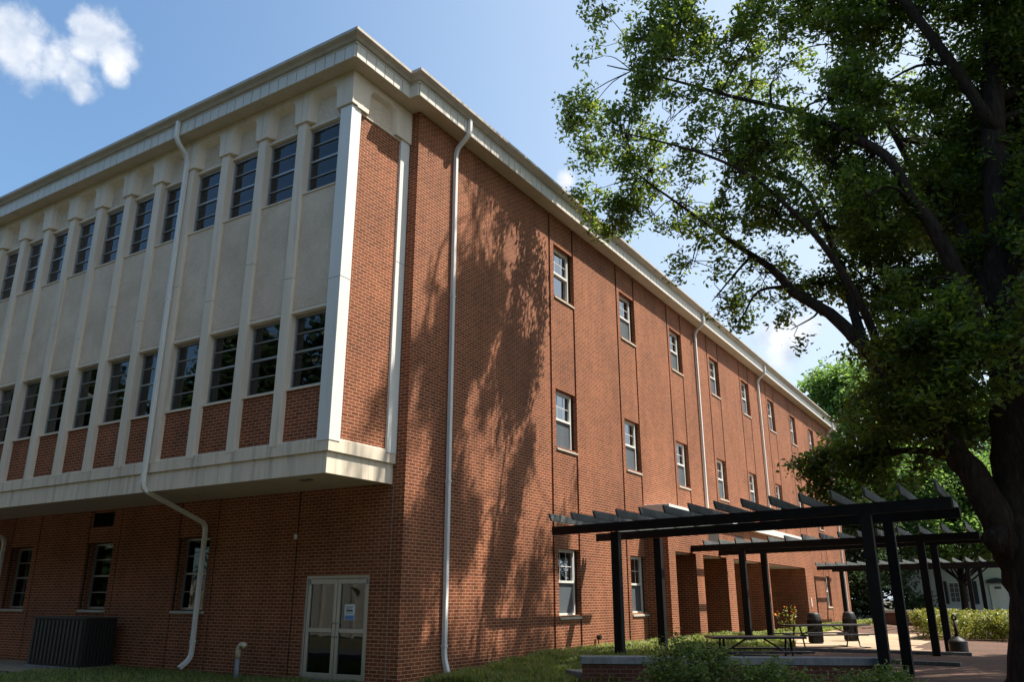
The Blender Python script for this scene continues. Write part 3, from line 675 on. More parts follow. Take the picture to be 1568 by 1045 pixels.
# ---------------- white house far behind ----------------
HX=empty('white_house',(8.0,60,-1.2),'small white house with dark shutters and a panelled door behind the farthest pergola','house')
y=60.0
MB().box(1.5,16,y,y+8,-2,3.3).build('wall',M['housewhite'],HX)
mb=MB(); mb.prism([(y-.5,3.3),(y+4,6.3),(y+8.5,3.3)],'x',1.1,16.4); mb.build('roof',M['houseroof'],HX)
mb=MB()
for i in range(26): mb.prism([(y-.03,-1.5+i*.18),(y-.001,-1.35+i*.18),(y-.001,-1.5+i*.18)],'x',1.5,16)
mb.build('siding',M['housewhite'],HX)
wn=MB().box(4.35,5.75,y-.10,y-.035,-.30,1.25).build('window',M['white'],HX)
MB().box(4.45,5.65,y-.115,y-.101,-.20,1.15).build('pane',M['screen'],wn)
mb=MB()
for i in (1,2,3): mb.box(4.45+.3*i-.015,4.45+.3*i+.015,y-.13,y-.116,-.2,1.15)
for i in (1,2,3): mb.box(4.45,5.65,y-.1305,y-.1165,-.2+.34*i-.012,-.2+.34*i+.012)
mb.build('muntin',M['white'],wn)
for x in (3.75,5.80): MB().box(x,x+.5,y-.09,y-.035,-.35,1.3).build('shutter',M['shutter'],HX)
dr=MB().box(7.1,8.15,y-.10,y-.035,-1.0,1.05).build('door',M['white'],HX)
MB().box(7.42,7.85,y-.11,y-.101,.72,.90).build('pane',M['screen'],dr)
MB().prism([(6.9,1.15),(8.35,1.15),(8.2,1.4),(7.6,1.52),(7.05,1.4)],'y',y-.25,y-.035).build('door_hood',M['shutter'],HX)
LW_=empty('low_brick_wall',(4.5,40,-1.4),'long low brick wall with pale cap beyond the far picnic table','wall')
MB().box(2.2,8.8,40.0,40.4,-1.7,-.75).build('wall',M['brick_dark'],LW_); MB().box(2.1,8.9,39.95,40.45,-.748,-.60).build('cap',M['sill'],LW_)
LIMBS= [[(10.18, 5.0, -1.66, 0.58), (10.35, 5.0, -0.24, 0.54), (10.36, 5.1, 0.65, 0.5), (10.37, 5.3, 1.83, 0.44), (10.47, 5.5, 3.33, 0.4), (10.69, 5.7, 5.21, 0.34), (10.8, 6.0, 7.01, 0.29), (11.04, 6.3, 9.1, 0.25), (11.34, 6.6, 11.35, 0.22), (11.63, 7.0, 13.68, 0.19), (12.11, 7.5, 17.9, 0.15), (12.68, 8.0, 23.22, 0.08)], [(10.17, 5.1, 0.2, 0.36), (10.03, 5.0, 1.0, 0.33), (9.81, 4.9, 1.76, 0.28), (9.48, 4.9, 2.52, 0.24), (9.02, 5.0, 3.34, 0.205), (8.48, 5.1, 4.31, 0.18), (8.02, 5.3, 5.14, 0.155), (7.39, 5.5, 6.06, 0.13), (6.64, 5.7, 6.79, 0.12), (6.13, 5.9, 7.58, 0.09), (5.2, 6.1, 8.58, 0.06), (4.05, 6.2, 9.84, 0.04), (2.81, 6.2, 11.18, 0.02)], [(10.47, 5.5, 3.59, 0.2), (10.19, 5.2, 5.16, 0.18), (9.9, 5.0, 6.56, 0.16), (9.63, 4.9, 7.54, 0.14), (9.37, 4.8, 8.1, 0.12), (9.14, 4.7, 8.97, 0.1), (8.57, 4.7, 9.66, 0.11), (7.49, 4.8, 10.76, 0.07), (5.99, 5.0, 11.85, 0.05), (4.11, 5.2, 13.26, 0.03), (2.33, 5.4, 14.5, 0.015)], [(10.57, 5.6, 5.48, 0.18), (10.22, 6.5, 7.6, 0.14), (9.86, 7.0, 8.78, 0.12), (9.47, 7.4, 9.77, 0.09), (8.77, 8.0, 12.58, 0.06), (8.18, 8.5, 15.23, 0.04)], [(8.02, 5.3, 5.14, 0.12), (7.66, 6.2, 7.18, 0.09), (7.0, 7.0, 9.89, 0.06), (6.02, 7.5, 10.88, 0.05), (4.34, 8.0, 12.43, 0.03)], [(10.8, 5.8, 5.92, 0.18), (11.66, 5.0, 7.97, 0.14), (12.28, 4.5, 9.7, 0.1), (12.91, 4.0, 12.15, 0.06)], [(9.48, 4.9, 2.52, 0.1), (8.64, 5.8, 2.92, 0.07), (7.65, 6.5, 2.97, 0.045), (6.73, 7.0, 3.01, 0.025), (6.01, 7.2, 2.88, 0.01)], [(11.17, 6.3, 9.87, 0.14), (10.34, 5.5, 12.09, 0.11), (9.33, 5.0, 14.4, 0.09), (7.63, 5.0, 17.11, 0.07), (5.7, 5.0, 19.11, 0.04)], [(8.48, 5.1, 4.31, 0.1), (8.12, 4.4, 6.01, 0.08), (7.41, 4.0, 7.59, 0.06), (6.38, 3.9, 9.02, 0.04), (5.09, 3.9, 10.1, 0.03), (3.02, 4.1, 11.44, 0.012)], [(10.31, 5.3, 1.83, 0.2), (11.47, 4.0, 2.94, 0.16), (12.46, 3.0, 3.9, 0.12), (13.42, 2.5, 5.37, 0.07)], [(11.63, 7.0, 13.68, 0.12), (13.42, 8.0, 17.6, 0.09), (14.95, 9.0, 22.21, 0.05)]]
BLOBS= [(1.04, 5.3, 13.13, 0.56, 0.8), (1.77, 5.4, 13.3, 0.74, 1), (1.63, 5.6, 11.97, 0.63, 1), (2.75, 4.6, 15.5, 0.73, 1), (2.51, 4.8, 14.37, 0.69, 1), (3.23, 5.0, 14.74, 0.9, 1), (3.25, 5.2, 13.17, 0.8, 0.8), (2.73, 5.6, 12.13, 0.9, 1), (1.6, 6.0, 11.03, 0.7, 1.1), (1.87, 6.2, 10.13, 0.69, 1.1), (3.28, 6.0, 11.15, 0.98, 1), (3.13, 6.2, 9.9, 0.74, 0.8), (4.21, 5.2, 12.02, 0.94, 0.7), (4.39, 5.0, 13.64, 1.04, 0.7), (4.66, 5.0, 14.98, 0.96, 1), (4.09, 6.3, 8.37, 0.71, 0.8), (3.95, 6.0, 9.97, 0.95, 1.0), (4.7, 6.3, 7.34, 0.66, 0.8), (5.33, 6.2, 6.66, 0.48, 0.7), (5.18, 5.8, 9.18, 1.07, 0.8), (5.55, 5.0, 10.52, 1.04, 1.1), (5.67, 5.0, 11.96, 0.9, 0.5), (5.84, 5.5, 13.98, 1.03, 0.7), (6.95, 5.2, 14.1, 0.99, 0.9), (6.99, 4.9, 11.97, 0.94, 0.9), (6.92, 4.4, 9.94, 1.05, 1), (6.7, 4.6, 8.27, 0.96, 0.8), (5.99, 5.8, 7.41, 0.86, 0.8), (6.6, 5.8, 5.98, 0.57, 0.8), (7.18, 6.0, 7.06, 0.91, 0.8), (7.7, 5.0, 7.85, 0.87, 0.7), (7.88, 5.0, 9.43, 0.96, 1), (8.04, 5.2, 11.21, 1.0, 0.9), (8.21, 5.5, 13.18, 1.04, 0.9), (9.22, 5.8, 13.33, 1.02, 1), (9.11, 6.0, 11.65, 1.09, 0.9), (8.89, 5.2, 9.55, 1.02, 1), (8.66, 5.6, 8.17, 1.02, 0.7), (8.16, 6.5, 7.02, 0.98, 0.8), (7.72, 5.5, 5.39, 0.54, 0.7), (9.0, 6.3, 5.99, 1.08, 1), (8.62, 5.8, 4.59, 0.83, 1.1), (9.33, 6.0, 4.53, 0.96, 1.1), (9.52, 6.5, 7.04, 1.02, 0.9), (9.75, 7.0, 8.98, 1.07, 0.8), (10.0, 6.5, 10.37, 1.06, 0.7), (10.14, 6.2, 12.1, 1.15, 1), (10.47, 6.0, 13.29, 1.08, 1), (11.29, 7.5, 13.04, 1.12, 0.8), (10.87, 8.0, 11.44, 0.96, 0.5), (10.53, 8.0, 9.21, 1.02, 0.8), (10.24, 7.0, 6.9, 0.94, 1), (10.09, 6.6, 5.0, 0.97, 1.1), (9.65, 6.2, 3.56, 0.81, 1.2), (8.8, 6.0, 3.34, 0.68, 1.1), (8.03, 6.3, 3.62, 0.71, 1), (7.5, 6.6, 3.0, 0.65, 1.1), (7.95, 6.8, 2.56, 0.57, 1), (6.88, 7.0, 3.04, 0.45, 0.8), (8.77, 6.4, 2.58, 0.55, 1), (6.21, 7.1, 2.94, 0.27, 0.7), (6.51, 7.1, 2.48, 0.33, 0.6), (6.83, 7.1, 2.16, 0.27, 0.5), (11.77, 7.0, 10.9, 1.04, 0.7), (11.58, 6.8, 9.01, 1.01, 0.8), (11.38, 6.5, 7.07, 1.03, 1), (11.21, 6.5, 5.35, 1.01, 1), (10.31, 7.5, 3.58, 0.63, 0.8), (12.49, 6.0, 12.21, 1.14, 1), (12.1, 5.0, 7.42, 1.13, 1), (11.98, 4.0, 4.73, 1.13, 1), (13.06, 5.0, 9.26, 1.27, 1), (12.87, 3.5, 5.8, 1.2, 1), (12.15, 5.0, 3.28, 1.04, 1), (7.82, 5.9, 20.88, 1.83, 0.7), (12.95, 3.59, 19.78, 1.61, 0.7), (8.1, 9.97, 29.75, 2.15, 0.7), (15.09, 7.65, 18.69, 1.23, 0.7), (12.26, 6.9, 15.57, 1.69, 0.7), (14.27, 8.43, 25.27, 1.83, 0.7), (9.22, 9.13, 31.07, 2.09, 0.7), (13.29, 8.14, 15.96, 1.89, 0.7), (9.56, 6.39, 17.3, 1.98, 0.7), (15.27, 4.38, 18.57, 1.1, 0.7), (16.35, 7.57, 18.17, 1.29, 0.7), (11.49, 5.78, 20.13, 1.64, 0.7), (11.72, 7.93, 16.34, 1.96, 0.7), (14.44, 7.86, 14.02, 1.18, 0.7), (14.84, 9.38, 15.29, 1.6, 0.7), (14.56, 8.91, 23.7, 1.79, 0.7), (8.9, 9.05, 30.71, 2.66, 0.7), (5.23, 6.17, 19.52, 1.49, 0.7), (7.97, 9.17, 21.09, 1.47, 0.7), (13.58, 8.17, 25.76, 1.61, 0.7), (14.47, 6.79, 13.26, 1.71, 0.7), (9.37, 7.4, 27.85, 1.45, 0.7), (7.13, 7.47, 24.85, 1.6, 0.7), (4.61, 5.54, 18.49, 2.21, 0.7), (15.54, 6.49, 18.13, 1.42, 0.7), (12.81, 7.14, 18.34, 1.66, 0.7), (15.64, 6.3, 16.55, 1.51, 0.7), (7.63, 9.86, 28.88, 2.2, 0.7), (12.59, 6.2, 24.33, 1.72, 0.7), (3.75, 7.61, 24.25, 1.6, 0.7), (12.93, 7.92, 20.56, 1.52, 0.7), (12.74, 3.64, 13.62, 0.95, 0.7), (12.35, 5.13, 13.16, 1.3, 0.7), (12.54, 5.87, 20.21, 1.38, 0.7), (9.55, 5.45, 18.7, 1.49, 0.7), (15.18, 7.2, 23.27, 1.78, 0.7), (9.07, 8.72, 27.63, 1.74, 0.7), (6.84, 8.04, 25.3, 1.59, 0.7), (9.07, 8.92, 26.19, 1.93, 0.7), (15.32, 5.69, 19.5, 1.51, 0.7), (14.91, 4.96, 16.14, 1.03, 0.7), (12.31, 8.74, 25.56, 2.17, 0.7), (6.86, 8.75, 28.49, 2.29, 0.7), (14.27, 4.34, 16.88, 1.15, 0.7), (14.61, 5.75, 19.06, 1.36, 0.7), (10.42, 9.48, 24.78, 1.59, 0.7), (2.63, 9.22, 21.58, 2.71, 0.7), (9.76, 9.53, 18.12, 1.55, 0.7), (13.59, 7.81, 15.95, 1.53, 0.7), (8.88, 4.98, 21.62, 1.28, 0.7), (12.89, 8.77, 23.82, 1.36, 0.7), (15.8, 9.51, 17.75, 1.9, 0.7), (14.48, 3.59, 13.85, 1.32, 0.7), (6.78, 7.81, 27.09, 2.07, 0.7), (9.57, 7.48, 16.69, 1.53, 0.7), (7.56, 6.6, 17.89, 1.97, 0.7), (9.82, 6.98, 25.2, 2.13, 0.7), (5.84, 9.49, 22.26, 2.4, 0.7), (15.83, 7.59, 23.48, 1.89, 0.7), (11.71, 6.57, 20.44, 1.85, 0.7), (5.83, 9.84, 34.31, 2.81, 0.7), (5.63, 5.55, 22.5, 1.66, 0.7), (7.74, 8.76, 9.48, 1.0, 0.5), (6.75, 9.44, 12.95, 0.83, 0.5), (10.48, 8.12, 10.58, 0.68, 0.5), (7.94, 8.83, 9.81, 1.1, 0.5), (10.72, 8.8, 8.91, 0.85, 0.5), (8.6, 9.93, 9.26, 0.93, 0.5), (8.86, 9.93, 13.29, 1.04, 0.5), (5.44, 10.58, 13.01, 1.07, 0.5), (11.92, 10.27, 11.27, 1.14, 0.5), (7.04, 10.35, 12.02, 0.84, 0.5), (9.53, 9.84, 7.5, 1.07, 0.5), (10.38, 9.56, 9.8, 0.73, 0.5), (5.77, 7.66, 14.05, 1.17, 0.5), (6.41, 8.13, 14.52, 1.24, 0.5), (9.41, 3.7, 3.61, 0.54, 0.75), (10.1, 3.7, 4.0, 0.7, 1), (9.09, 3.9, 4.59, 0.62, 1), (8.78, 4.0, 3.25, 0.55, 1), (9.69, 3.8, 4.85, 0.67, 0.9), (10.77, 4.0, 4.46, 0.53, 0.7), (8.17, 4.6, 3.7, 0.52, 1), (9.49, 3.9, 5.84, 0.63, 0.8), (8.69, 3.9, 7.88, 0.67, 0.7), (10.33, 4.2, 7.13, 0.64, 0.7), (11.03, 4.4, 6.08, 0.62, 0.8), (9.53, 16.34, 8.23, 1.32, 0.72), (15.83, 16.28, 13.21, 1.19, 0.72), (17.05, 7.88, 12.1, 1.16, 0.72), (16.24, 8.62, 11.99, 1.37, 0.72), (9.89, 10.9, 10.88, 1.31, 0.72), (11.65, 9.39, 9.0, 1.21, 0.72), (16.61, 11.63, 9.7, 1.1, 0.72), (12.7, 11.89, 8.0, 1.15, 0.72), (18.74, 11.83, 11.98, 0.98, 0.72), (16.0, 15.44, 11.54, 1.16, 0.72), (13.99, 14.25, 12.88, 0.97, 0.72), (10.23, 15.36, 13.0, 1.16, 0.72), (13.6, 15.05, 8.62, 1.03, 0.72), (11.23, 13.65, 9.39, 1.02, 0.72), (16.0, 17.51, 9.28, 1.25, 0.72), (13.31, 16.46, 11.01, 1.03, 0.72), (11.41, 7.74, 10.38, 1.09, 0.72), (10.97, 11.28, 9.43, 1.29, 0.72), (10.69, 17.91, 10.38, 1.2, 0.72), (13.84, 16.26, 12.43, 1.18, 0.72), (13.97, 15.07, 12.64, 1.1, 0.72), (16.42, 17.58, 10.3, 1.01, 0.72), (11.58, 15.04, 11.55, 1.38, 0.72), (17.58, 10.04, 8.64, 1.03, 0.72), (11.12, 14.9, 12.65, 1.35, 0.72), (11.77, 16.58, 9.38, 1.11, 0.72), (16.37, 8.4, 8.06, 1.32, 0.72), (12.13, 11.24, 10.98, 1.24, 0.72), (9.37, 11.02, 10.12, 1.14, 0.72), (11.34, 13.64, 13.23, 1.1, 0.72), (14.58, 8.75, 9.15, 1.23, 0.72), (10.39, 16.82, 12.95, 0.95, 0.72), (18.43, 11.43, 12.13, 1.28, 0.72), (12.17, 14.6, 11.42, 1.3, 0.72), (11.88, 15.42, 13.27, 1.24, 0.72), (14.5, 8.69, 10.46, 1.08, 0.72), (16.27, 14.62, 10.9, 0.99, 0.72), (15.56, 14.12, 8.57, 1.34, 0.72), (15.66, 8.79, 13.09, 0.97, 0.72), (12.52, 15.07, 11.08, 1.18, 0.72), (15.58, 12.31, 9.37, 0.99, 0.72), (9.97, 15.02, 12.03, 1.17, 0.72), (16.47, 11.27, 9.1, 1.09, 0.72), (17.76, 7.94, 10.53, 1.02, 0.72), (16.76, 11.22, 9.5, 1.1, 0.72), (14.55, 15.6, 9.62, 1.32, 0.72), (10.39, 10.34, 8.1, 0.96, 0.72), (16.86, 15.14, 8.61, 0.99, 0.72), (13.34, 15.3, 12.39, 1.27, 0.72), (15.04, 9.04, 9.89, 1.0, 0.72), (14.42, 13.47, 8.71, 1.03, 0.72), (16.88, 7.82, 12.32, 1.35, 0.72), (18.51, 11.52, 10.82, 1.19, 0.72), (15.45, 17.76, 11.62, 1.05, 0.72), (17.64, 12.58, 11.11, 1.26, 0.72), (9.32, 15.59, 11.47, 1.15, 0.72), (14.38, 12.34, 8.66, 1.16, 0.72), (9.66, 12.75, 11.38, 1.12, 0.72), (14.79, 17.57, 12.85, 0.97, 0.72), (16.99, 14.04, 7.8, 1.08, 0.72), (11.56, 8.32, 10.73, 1.36, 0.72), (12.43, 16.64, 11.67, 0.97, 0.72), (17.63, 13.81, 13.06, 1.26, 0.72), (16.48, 11.11, 12.34, 1.37, 0.72), (17.66, 12.09, 12.04, 1.14, 0.72), (10.36, 7.95, 7.97, 1.0, 0.72), (10.86, 12.72, 11.7, 1.17, 0.72), (13.39, 14.32, 9.33, 1.13, 0.72), (16.64, 11.72, 8.58, 1.35, 0.72), (16.28, 11.35, 9.73, 1.16, 0.72)]
# ---------------- foliage ----------------
def leafmesh(name,c,size,mat,parent=None,aspect=.5,up=.55,fold=.25,hang=0.0):
    """c Nx3 centres; one folded four-sided blade per leaf"""
    n=len(c); 
    d=rng.normal(size=(n,3)); d[:,2]=d[:,2]*.6-hang; d/=np.linalg.norm(d,axis=1,keepdims=True)
    nr=rng.normal(size=(n,3)); nr[:,2]+=up*2.5; nr-=d*(nr*d).sum(1,keepdims=True); nr/=np.linalg.norm(nr,axis=1,keepdims=True)
    s=np.cross(d,nr); L=size*rng.uniform(.65,1.3,(n,1)); W=L*aspect
    v=np.empty((n,4,3)); v[:,0]=c-d*L*.5; v[:,1]=c+s*W*.5+d*L*.08+nr*W*fold; v[:,2]=c+d*L*.5; v[:,3]=c-s*W*.5+d*L*.08+nr*W*fold
    me=bpy.data.meshes.new(name); me.vertices.add(4*n); me.vertices.foreach_set('co',v.reshape(-1).astype(np.float32))
    me.loops.add(6*n); me.polygons.add(2*n)
    base=np.arange(n)[:,None]*4; idx=(base+np.array([0,1,2,0,2,3])).reshape(-1)
    me.loops.foreach_set('vertex_index',idx.astype(np.int32)); me.polygons.foreach_set('loop_start',(np.arange(2*n)*3).astype(np.int32))
    me.update(calc_edges=True); me.materials.append(mat)
    o=bpy.data.objects.new(name,me); COL.objects.link(o)
    if parent: o.parent=parent; o.matrix_parent_inverse=world_of(parent).inverted()
    return o
def clumps(center,R,n_cl,per,spread,flat=.6):
    """leaf centres: n_cl sprays inside an ellipsoid, per leaves in each"""
    u=rng.normal(size=(n_cl,3)); u/=np.linalg.norm(u,axis=1,keepdims=True); r=rng.uniform(.15,1,(n_cl,1))**.45
    cc=np.array(center)+u*r*np.array(R)
    d=rng.normal(size=(n_cl,3)); d/=np.linalg.norm(d,axis=1,keepdims=True)
    t=rng.uniform(-1,1,(n_cl,per,1)); off=rng.normal(size=(n_cl,per,3))*np.array([.38,.38,.38*flat])*spread
    return cc,(cc[:,None,:]+d[:,None,:]*t*spread*.8+off).reshape(-1,3)
def smooth_path(nodes,sub=4):
    P=[Vector(n[:3]) for n in nodes]; R=[n[3] for n in nodes]; out=[];rr=[]
    for i in range(len(P)-1):
        p0=P[max(i-1,0)];p1=P[i];p2=P[i+1];p3=P[min(i+2,len(P)-1)]
        for j in range(sub):
            t=j/sub; q=.5*((2*p1)+(p2-p0)*t+(2*p0-5*p1+4*p2-p3)*t*t+(3*p1-p0-3*p2+p3)*t**3); out.append(q); rr.append(R[i]*(1-t)+R[i+1]*t)
    out.append(P[-1]); rr.append(R[-1]); return out,rr
OAK=empty('oak_tree',(10.1,5.0,-1.45),'huge dark oak with thick trunk at the right and leafy limbs over the plaza','tree')
nodes_all=[]
for i,Lm in enumerate(LIMBS):
    pts,rad=smooth_path(Lm)
    if i==0:
        rad=[r*(1+.12*max(0,1-(p.z+1.4)/.8)**2) for p,r in zip(pts,rad)]
    pts=[p+Vector((rng.normal(0,.03),rng.normal(0,.03),0))*min(1,r*3) for p,r in zip(pts,rad)]
    o=MB().tube(pts,rad,16 if i<2 else 10).build('trunk' if i==0 else 'limb',M['bark'],OAK,smooth=True)
    nodes_all+= [(p,r) for p,r in zip(pts,rad) if r>.02]
NP=np.array([tuple(p) for p,_ in nodes_all]); NR=np.array([r for _,r in nodes_all])
kn=MB().tube([(9.95,4.75,1.0),(9.75,4.70,1.03),(9.66,4.68,1.05),(9.60,4.67,1.05)],[.34,.22,.12,.03],14).build('burl',M['bark'],OAK,smooth=True)
br=MB(); tw=MB(); allc=[]
from mathutils import noise as mnoise
def wall_dapple(p):
    Y=p[:,1]-.72*p[:,0]; Z=p[:,2]-2.02*p[:,0]; on=(Y>-2.4)&(Y<8)&(Z>-1.4)&(Z<10.6)
    k=np.array([mnoise.noise(Vector(((y-.28*z)*1.25,z*.42,3.3)))+.5*mnoise.noise(Vector(((y-.28*z)*3.1,z*1.1,7.7))) for y,z in zip(Y,Z)])
    return ~on|(k>-.03)
def lit_wall(p):
    x=p[:,0]-(-0.0); Y=p[:,1]-.72*p[:,0]; Z=p[:,2]-2.02*p[:,0]
    on=(Y>-2.2)&(Y<44)&(Z>-1.2)&(Z<10.6)
    left=(Z>9.4-(3.4-Y)*1.28)&(Y<3.4)
    low=(Y<1.0)&(Z<.2)&(Y>-.2)
    right=(Y>6.5+.35*np.sin(Z*1.7)) | ((Y>5.6)&(Z<1.0)&(Y>5.6))
    return on&(left|right)
for (x,y,z,R,dn) in BLOBS:
    if z>20 or x<1.0: continue
    c=np.array([x,y,z]); vis=dn>.7
    dist=np.linalg.norm(NP-c,axis=1)-NR*2+np.maximum(0,NP[:,2]-c[2])*.35; k=int(dist.argmin()); s=NP[k]
    mid=(s+c)/2+np.array([0,0,.12*dist[k]])+rng.normal(0,.12,3); r0=min(NR[k]*.6,.02+.025*dist[k]); r0=max(r0,.018)
    pp,rr=smooth_path([(*s,r0),(*mid,r0*.7),(*c,r0*.4),(*(c+(c-mid)*.35),.008)],3); br.tube(pp,rr,6,cap=False)
    ncl=int(46*dn*(R/.9)**2.4)+8
    cc,lv=clumps(c,(R*1.12,R*1.12,R*.95),ncl,54,.36)
    keep=np.array([mnoise.noise(Vector(q)*.62)>(-.26 if q[0]<6 else -.09) for q in cc])&wall_dapple(cc)&~lit_wall(cc)|(rng.random(len(cc))<.015); keep&=(cc[:,0]>.9)
    lv=lv.reshape(len(cc),-1,3)[keep].reshape(-1,3); allc.append(lv)
    for q in cc[keep][:40]:
        m=(q+c)/2+rng.normal(0,.08,3)
        tw.tube([c+rng.normal(0,.05,3),m,q,q+(q-m)*.4],[.012,.009,.006,.003],4,cap=False)
br.build('branches',M['bark'],OAK,smooth=True); tw.build('twigs',M['bark'],OAK)
allc=np.concatenate(allc); allc=allc[allc[:,0]>.45]
leafmesh('crown',allc,.14,M['leaf'],OAK,aspect=.5,up=.5,hang=.25)
print('oak leaves',len(allc))
def tree(label,x,y,h,R,trunk_r,mat,blobs,lsize,per=40,group=None,crown_lo=.35,asp=.6,spread=.8):
    g=gz(x,y); T=empty('tree',(x,y,g),label,'tree',group)
    tp=[(x,y,g-.2,trunk_r),(x+.1,y,g+h*.3,trunk_r*.8),(x-.1,y+.1,g+h*.6,trunk_r*.5),(x,y,g+h*.92,trunk_r*.12)]
    p,r=smooth_path(tp); MB().tube(p,r,10).build('trunk',M['bark'],T,smooth=True)
    cs=[];bm_=MB()
    for i in range(blobs):
        t=rng.uniform(crown_lo,1); a_=rng.uniform(0,6.28); prof=math.sin(min(1,(1-t)/(1-crown_lo)*.85+.12)*math.pi*.62)
        rr_=R*prof*rng.uniform(.35,.95); c=(x+rr_*math.cos(a_),y+rr_*math.sin(a_),g+h*t)
        b_=R*rng.uniform(.20,.34); _,lv=clumps(c,(b_,b_,b_*.7),14,per,spread); cs.append(lv)
        bm_.tube([(x,y,g+h*max(.15,t-.22)),((x+c[0])/2,(y+c[1])/2,g+h*(t-.07)),c],[trunk_r*.3,trunk_r*.2,.02],5,cap=False)
    bm_.build('limbs',M['bark'],T); leafmesh('crown',np.concatenate(cs),lsize,mat,T,aspect=asp,up=.3)
    return T
G_='trees beyond the plaza'
tree('tall pale green tree rising behind the far end of the brick building',-1.5,62,20.5,7.5,.35,M['leafbg'],95,.34,34,G_,.3)
tree('bright green spreading tree left of the white house roof',2.2,74,14.5,6.5,.3,M['leafbg'],120,.36,40,G_,.2)
tree('bright green tree behind the white house at its right',12.5,78,16,8,.35,M['leafbg'],130,.38,40,G_,.15)
tree('bushy mid green tree between brick building and white house',.6,50,7.5,3.2,.2,M['leafdark'],55,.24,34,G_,.08)
tree('dark evergreen tree close to the far corner of the brick building',-2.6,52,9.5,3.6,.22,M['leafdark'],55,.24,34,G_,.08)
tree('bright green tree over the roof of the white house',5.6,55,11.5,5.0,.25,M['leafbg'],110,.30,40,G_,.40)
tree('large bright green tree behind the roof of the white house',9.5,90,22,9,.3,M['leafbg'],90,.40,34,G_,.2)
tree('dark leafy tree at the right beyond the hedge',15.5,33,10,4.5,.25,M['leafdark'],60,.22,34,G_,.15)
# fence and trees behind the camera, reflected in the glass; trees thickened to cut skylight
for x,y,h,R,lab in [(-26,-21,16,6.5,'broad tree behind the west part of the fence'),(-17,-23,18,7,'tallest tree behind the fence middle'),(-8,-22,17,6.5,'tree behind the east end of the fence'),(1,-27,17,6.5,'tree standing clear of the fence east of it'),(-34,-13,15,6.5,'tree beyond the west end of the fence'),(11,-29,17,7,'unseen round tree added to block skylight at the near edge of the lawn'),(21,-27,17,7,'unseen tall tree added to block skylight at the right end of the lawn'),(30,-18,16,7,'unseen tree added to block skylight, standing apart beyond the lawn corner')]:
    tree(lab,x,y,h,R,.3,M['leafdark'],80,.55,30,'trees behind the fence',.10,spread=1.3)  # last three trees stand out of view, added to block sky fill on the building
F=empty('board_fence',(-17,-16,-1.6),'pale board fence across the lawn reflected in the glass doors','fence')
MB().box(-32,-6,-16.04,-16,-1.6,.95).build('boards',M['fence'],F)
mb=MB()
for i in range(14): mb.box(-32+2*i-.06,-32+2*i+.06,-15.99,-15.88,-1.7,1.05)
mb.build('posts',M['fence'],F)
# ---- hedge, shrubs ----
def bush(name,label,cat,c,R,n,mat,ls,group=None,per=30,spread=.18,box=None):
    g=gz(c[0],c[1]); T=empty(name,(c[0],c[1],g),label,cat,group)
    if box is not None:
        cc=rng.uniform(-1,1,(n,3)); cc[:,2]=rng.uniform(0,1,n)**.6
        cc=np.array([c[0],c[1],g])+cc*np.array(R)*(1+.12*np.sin(cc[:,:1]*7)); lv=(cc[:,None,:]+rng.normal(0,spread*.6,(n,per,3))).reshape(-1,3)
        lv=lv[lv[:,2]<g+R[2]*1.0+.12*np.sin(lv[:,0]*3.1)*np.cos(lv[:,1]*2.3)+.1]
    else: _,lv=clumps((c[0],c[1],g+R[2]*.75),R,n,per,spread,.9)
    lv=lv[lv[:,2]>g-.02]
    st=MB()
    for i in range(14):
        a_=rng.uniform(0,6.28); q=rng.uniform(.2,.8)
        st.tube([(c[0]+.1*math.cos(a_),c[1]+.1*math.sin(a_),g-.05),(c[0]+R[0]*q*math.cos(a_),c[1]+R[1]*q*math.sin(a_),g+R[2]*rng.uniform(.5,1.0))],[.012,.004],5,cap=False)
    st.build('stems',M['bark'],T); leafmesh('foliage',lv,ls,mat,T,aspect=.5,up=.7); return T
bush('hedge','loose yellow green hedge behind the cigarette bin','hedge',(8.9,24.5),(2.9,2.2,.95),620,M['leafyel'],.12,box=1,per=40,spread=.22)
bush('shrub','largest leafy shrub covering the middle of the planter wall','shrub',(5.35,.95),(.82,.6,.50),110,M['leafshrub'],.07,'shrubs along the planter wall',per=60)
bush('shrub','low shrub with pale leaf tips at the bottom edge right of the largest one','shrub',(6.7,.95),(.70,.5,.32),75,M['leafshrub'],.07,'shrubs along the planter wall',per=60)
bush('shrub','small shrub in front of the right end of the planter wall','shrub',(8.05,1.75),(.6,.5,.28),60,M['leafshrub'],.07,'shrubs along the planter wall',per=60)
FL=empty('flowering_plant',(1.75,22.0,gz(1.75,22)),'tall thin plant with a few orange blooms in front of the entrance recess','plant')
mb=MB(); fc=[];lf=[]
for i in range(9):
    a_=rng.uniform(0,6.28); r_=rng.uniform(.1,.55); h_=rng.uniform(.55,1.05); b0=(1.75+.3*r_*math.cos(a_),22+.3*r_*math.sin(a_),gz(1.75,22)); e_=(1.75+r_*math.cos(a_),22+r_*math.sin(a_),b0[2]+h_)
    mb.tube([b0,e_],[.012,.006],4); fc+= [np.array(e_)+rng.normal(0,.05,3) for _ in range(2 if i%3 else 1)] ; lf+=[np.array(b0)+(np.array(e_)-np.array(b0))*rng.uniform(0,1)+rng.normal(0,.06,3) for _ in range(22)]
mb.build('stems',M['bark'],FL); leafmesh('blooms',np.array(fc),.11,M['orange'],FL,aspect=.8); leafmesh('leaves',np.array(lf),.10,M['leafyel'],FL)
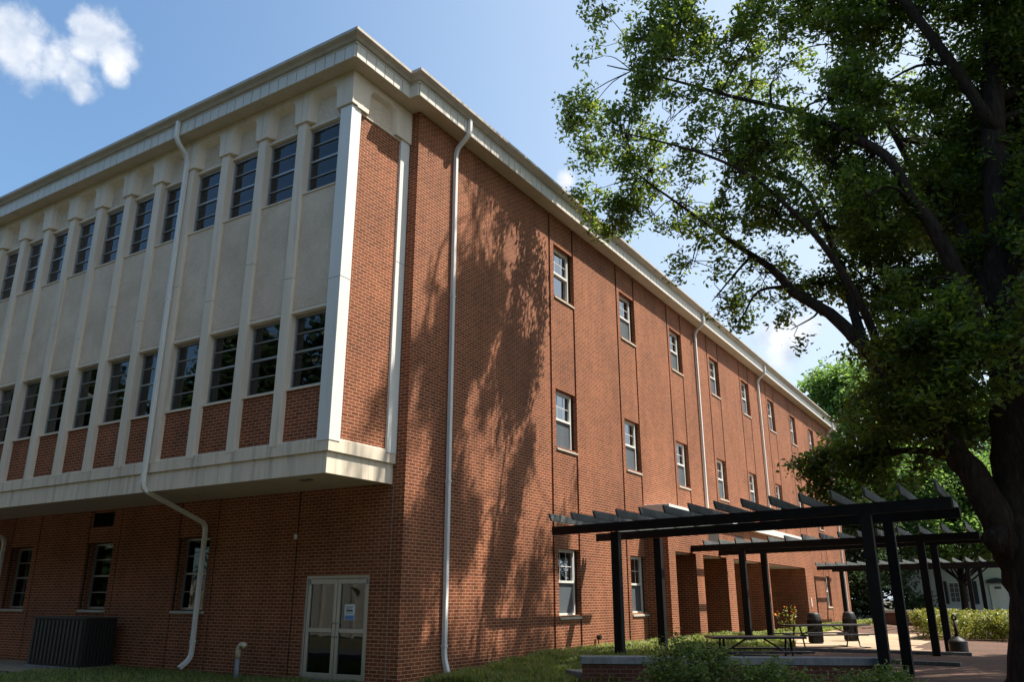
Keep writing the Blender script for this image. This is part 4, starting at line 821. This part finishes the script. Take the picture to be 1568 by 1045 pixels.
# ---- grass ----
def grass(name,label,n,fn,x0,x1,y0,y1,h0,h1,mat,w=.012,dens=None):
    xs=rng.uniform(x0,x1,n*2); ys=rng.uniform(y0,y1,n*2); k=[i for i in range(n*2) if fn(xs[i],ys[i])][:n]; xs=xs[k];ys=ys[k]; n=len(k)
    zz=np.array([gz(a,b) for a,b in zip(xs,ys)]); 
    cl=.5+.5*np.sin(xs*4.1+np.sin(ys*3.3)*1.5)*np.cos(ys*3.7+1.3*np.sin(xs*2.1)); h=(h0+(h1-h0)*cl*rng.uniform(.3,1,n)); a=rng.uniform(0,6.28,n); lean=rng.uniform(.1,.75,n)*h
    v=np.empty((n,5,3)); c,s=np.cos(a),np.sin(a)
    def pt(o,side,up,out): o[:,0]=xs+c*out-s*side; o[:,1]=ys+s*out+c*side; o[:,2]=zz+up
    ww=w*rng.uniform(.6,1.5,n)
    pt(v[:,0],-ww,-.01,0*h); pt(v[:,1],ww,-.01,0*h); pt(v[:,2],ww*.8,h*.6,lean*.35); pt(v[:,3],-ww*.8,h*.6,lean*.35); pt(v[:,4],0*h,h*.93,lean)
    me=bpy.data.meshes.new(name); me.vertices.add(5*n); me.vertices.foreach_set('co',v.reshape(-1).astype(np.float32))
    b=np.arange(n)[:,None]*5; idx=(b+np.array([0,1,2,3,3,2,4])).reshape(-1); me.loops.add(7*n); me.polygons.add(2*n); me.loops.foreach_set('vertex_index',idx.astype(np.int32))
    ls=(np.arange(n)[:,None]*7+np.array([0,4])).reshape(-1); me.polygons.foreach_set('loop_start',ls.astype(np.int32)); me.update(calc_edges=True); me.materials.append(mat)
    o=bpy.data.objects.new(name,me); COL.objects.link(o); return tag(o,label,'grass',kind='stuff')
def infront(x,y): # in front of planter line
    return (y-1.53)*(7.87-3.06)-(x-3.06)*(4.0-1.53)<0
grass('bank_grass','lush bright grass on the bank between the long wall and the planter',60000,lambda x,y: not(3.0<x<8 and infront(x,y)) and x<3.3+.4*math.sin(y) and not(x<PX+.05 and y>12),.05,4,.6,17,.12,.32,M['grassblade'])
grass('lawn_grass','darker grass along the bottom edge in front of the wall and the planter',60000,lambda x,y: infront(x,y) or x<3,-9,10.5,-4.5,2.2,.05,.13,M['grassblade'],.008)
grass('far_grass','sunny grass beyond the path at the foot of the long wall',14000,lambda x,y: x>PX or y>31.8,.05,2.3,17,44,.08,.20,M['grassblade'],.02)
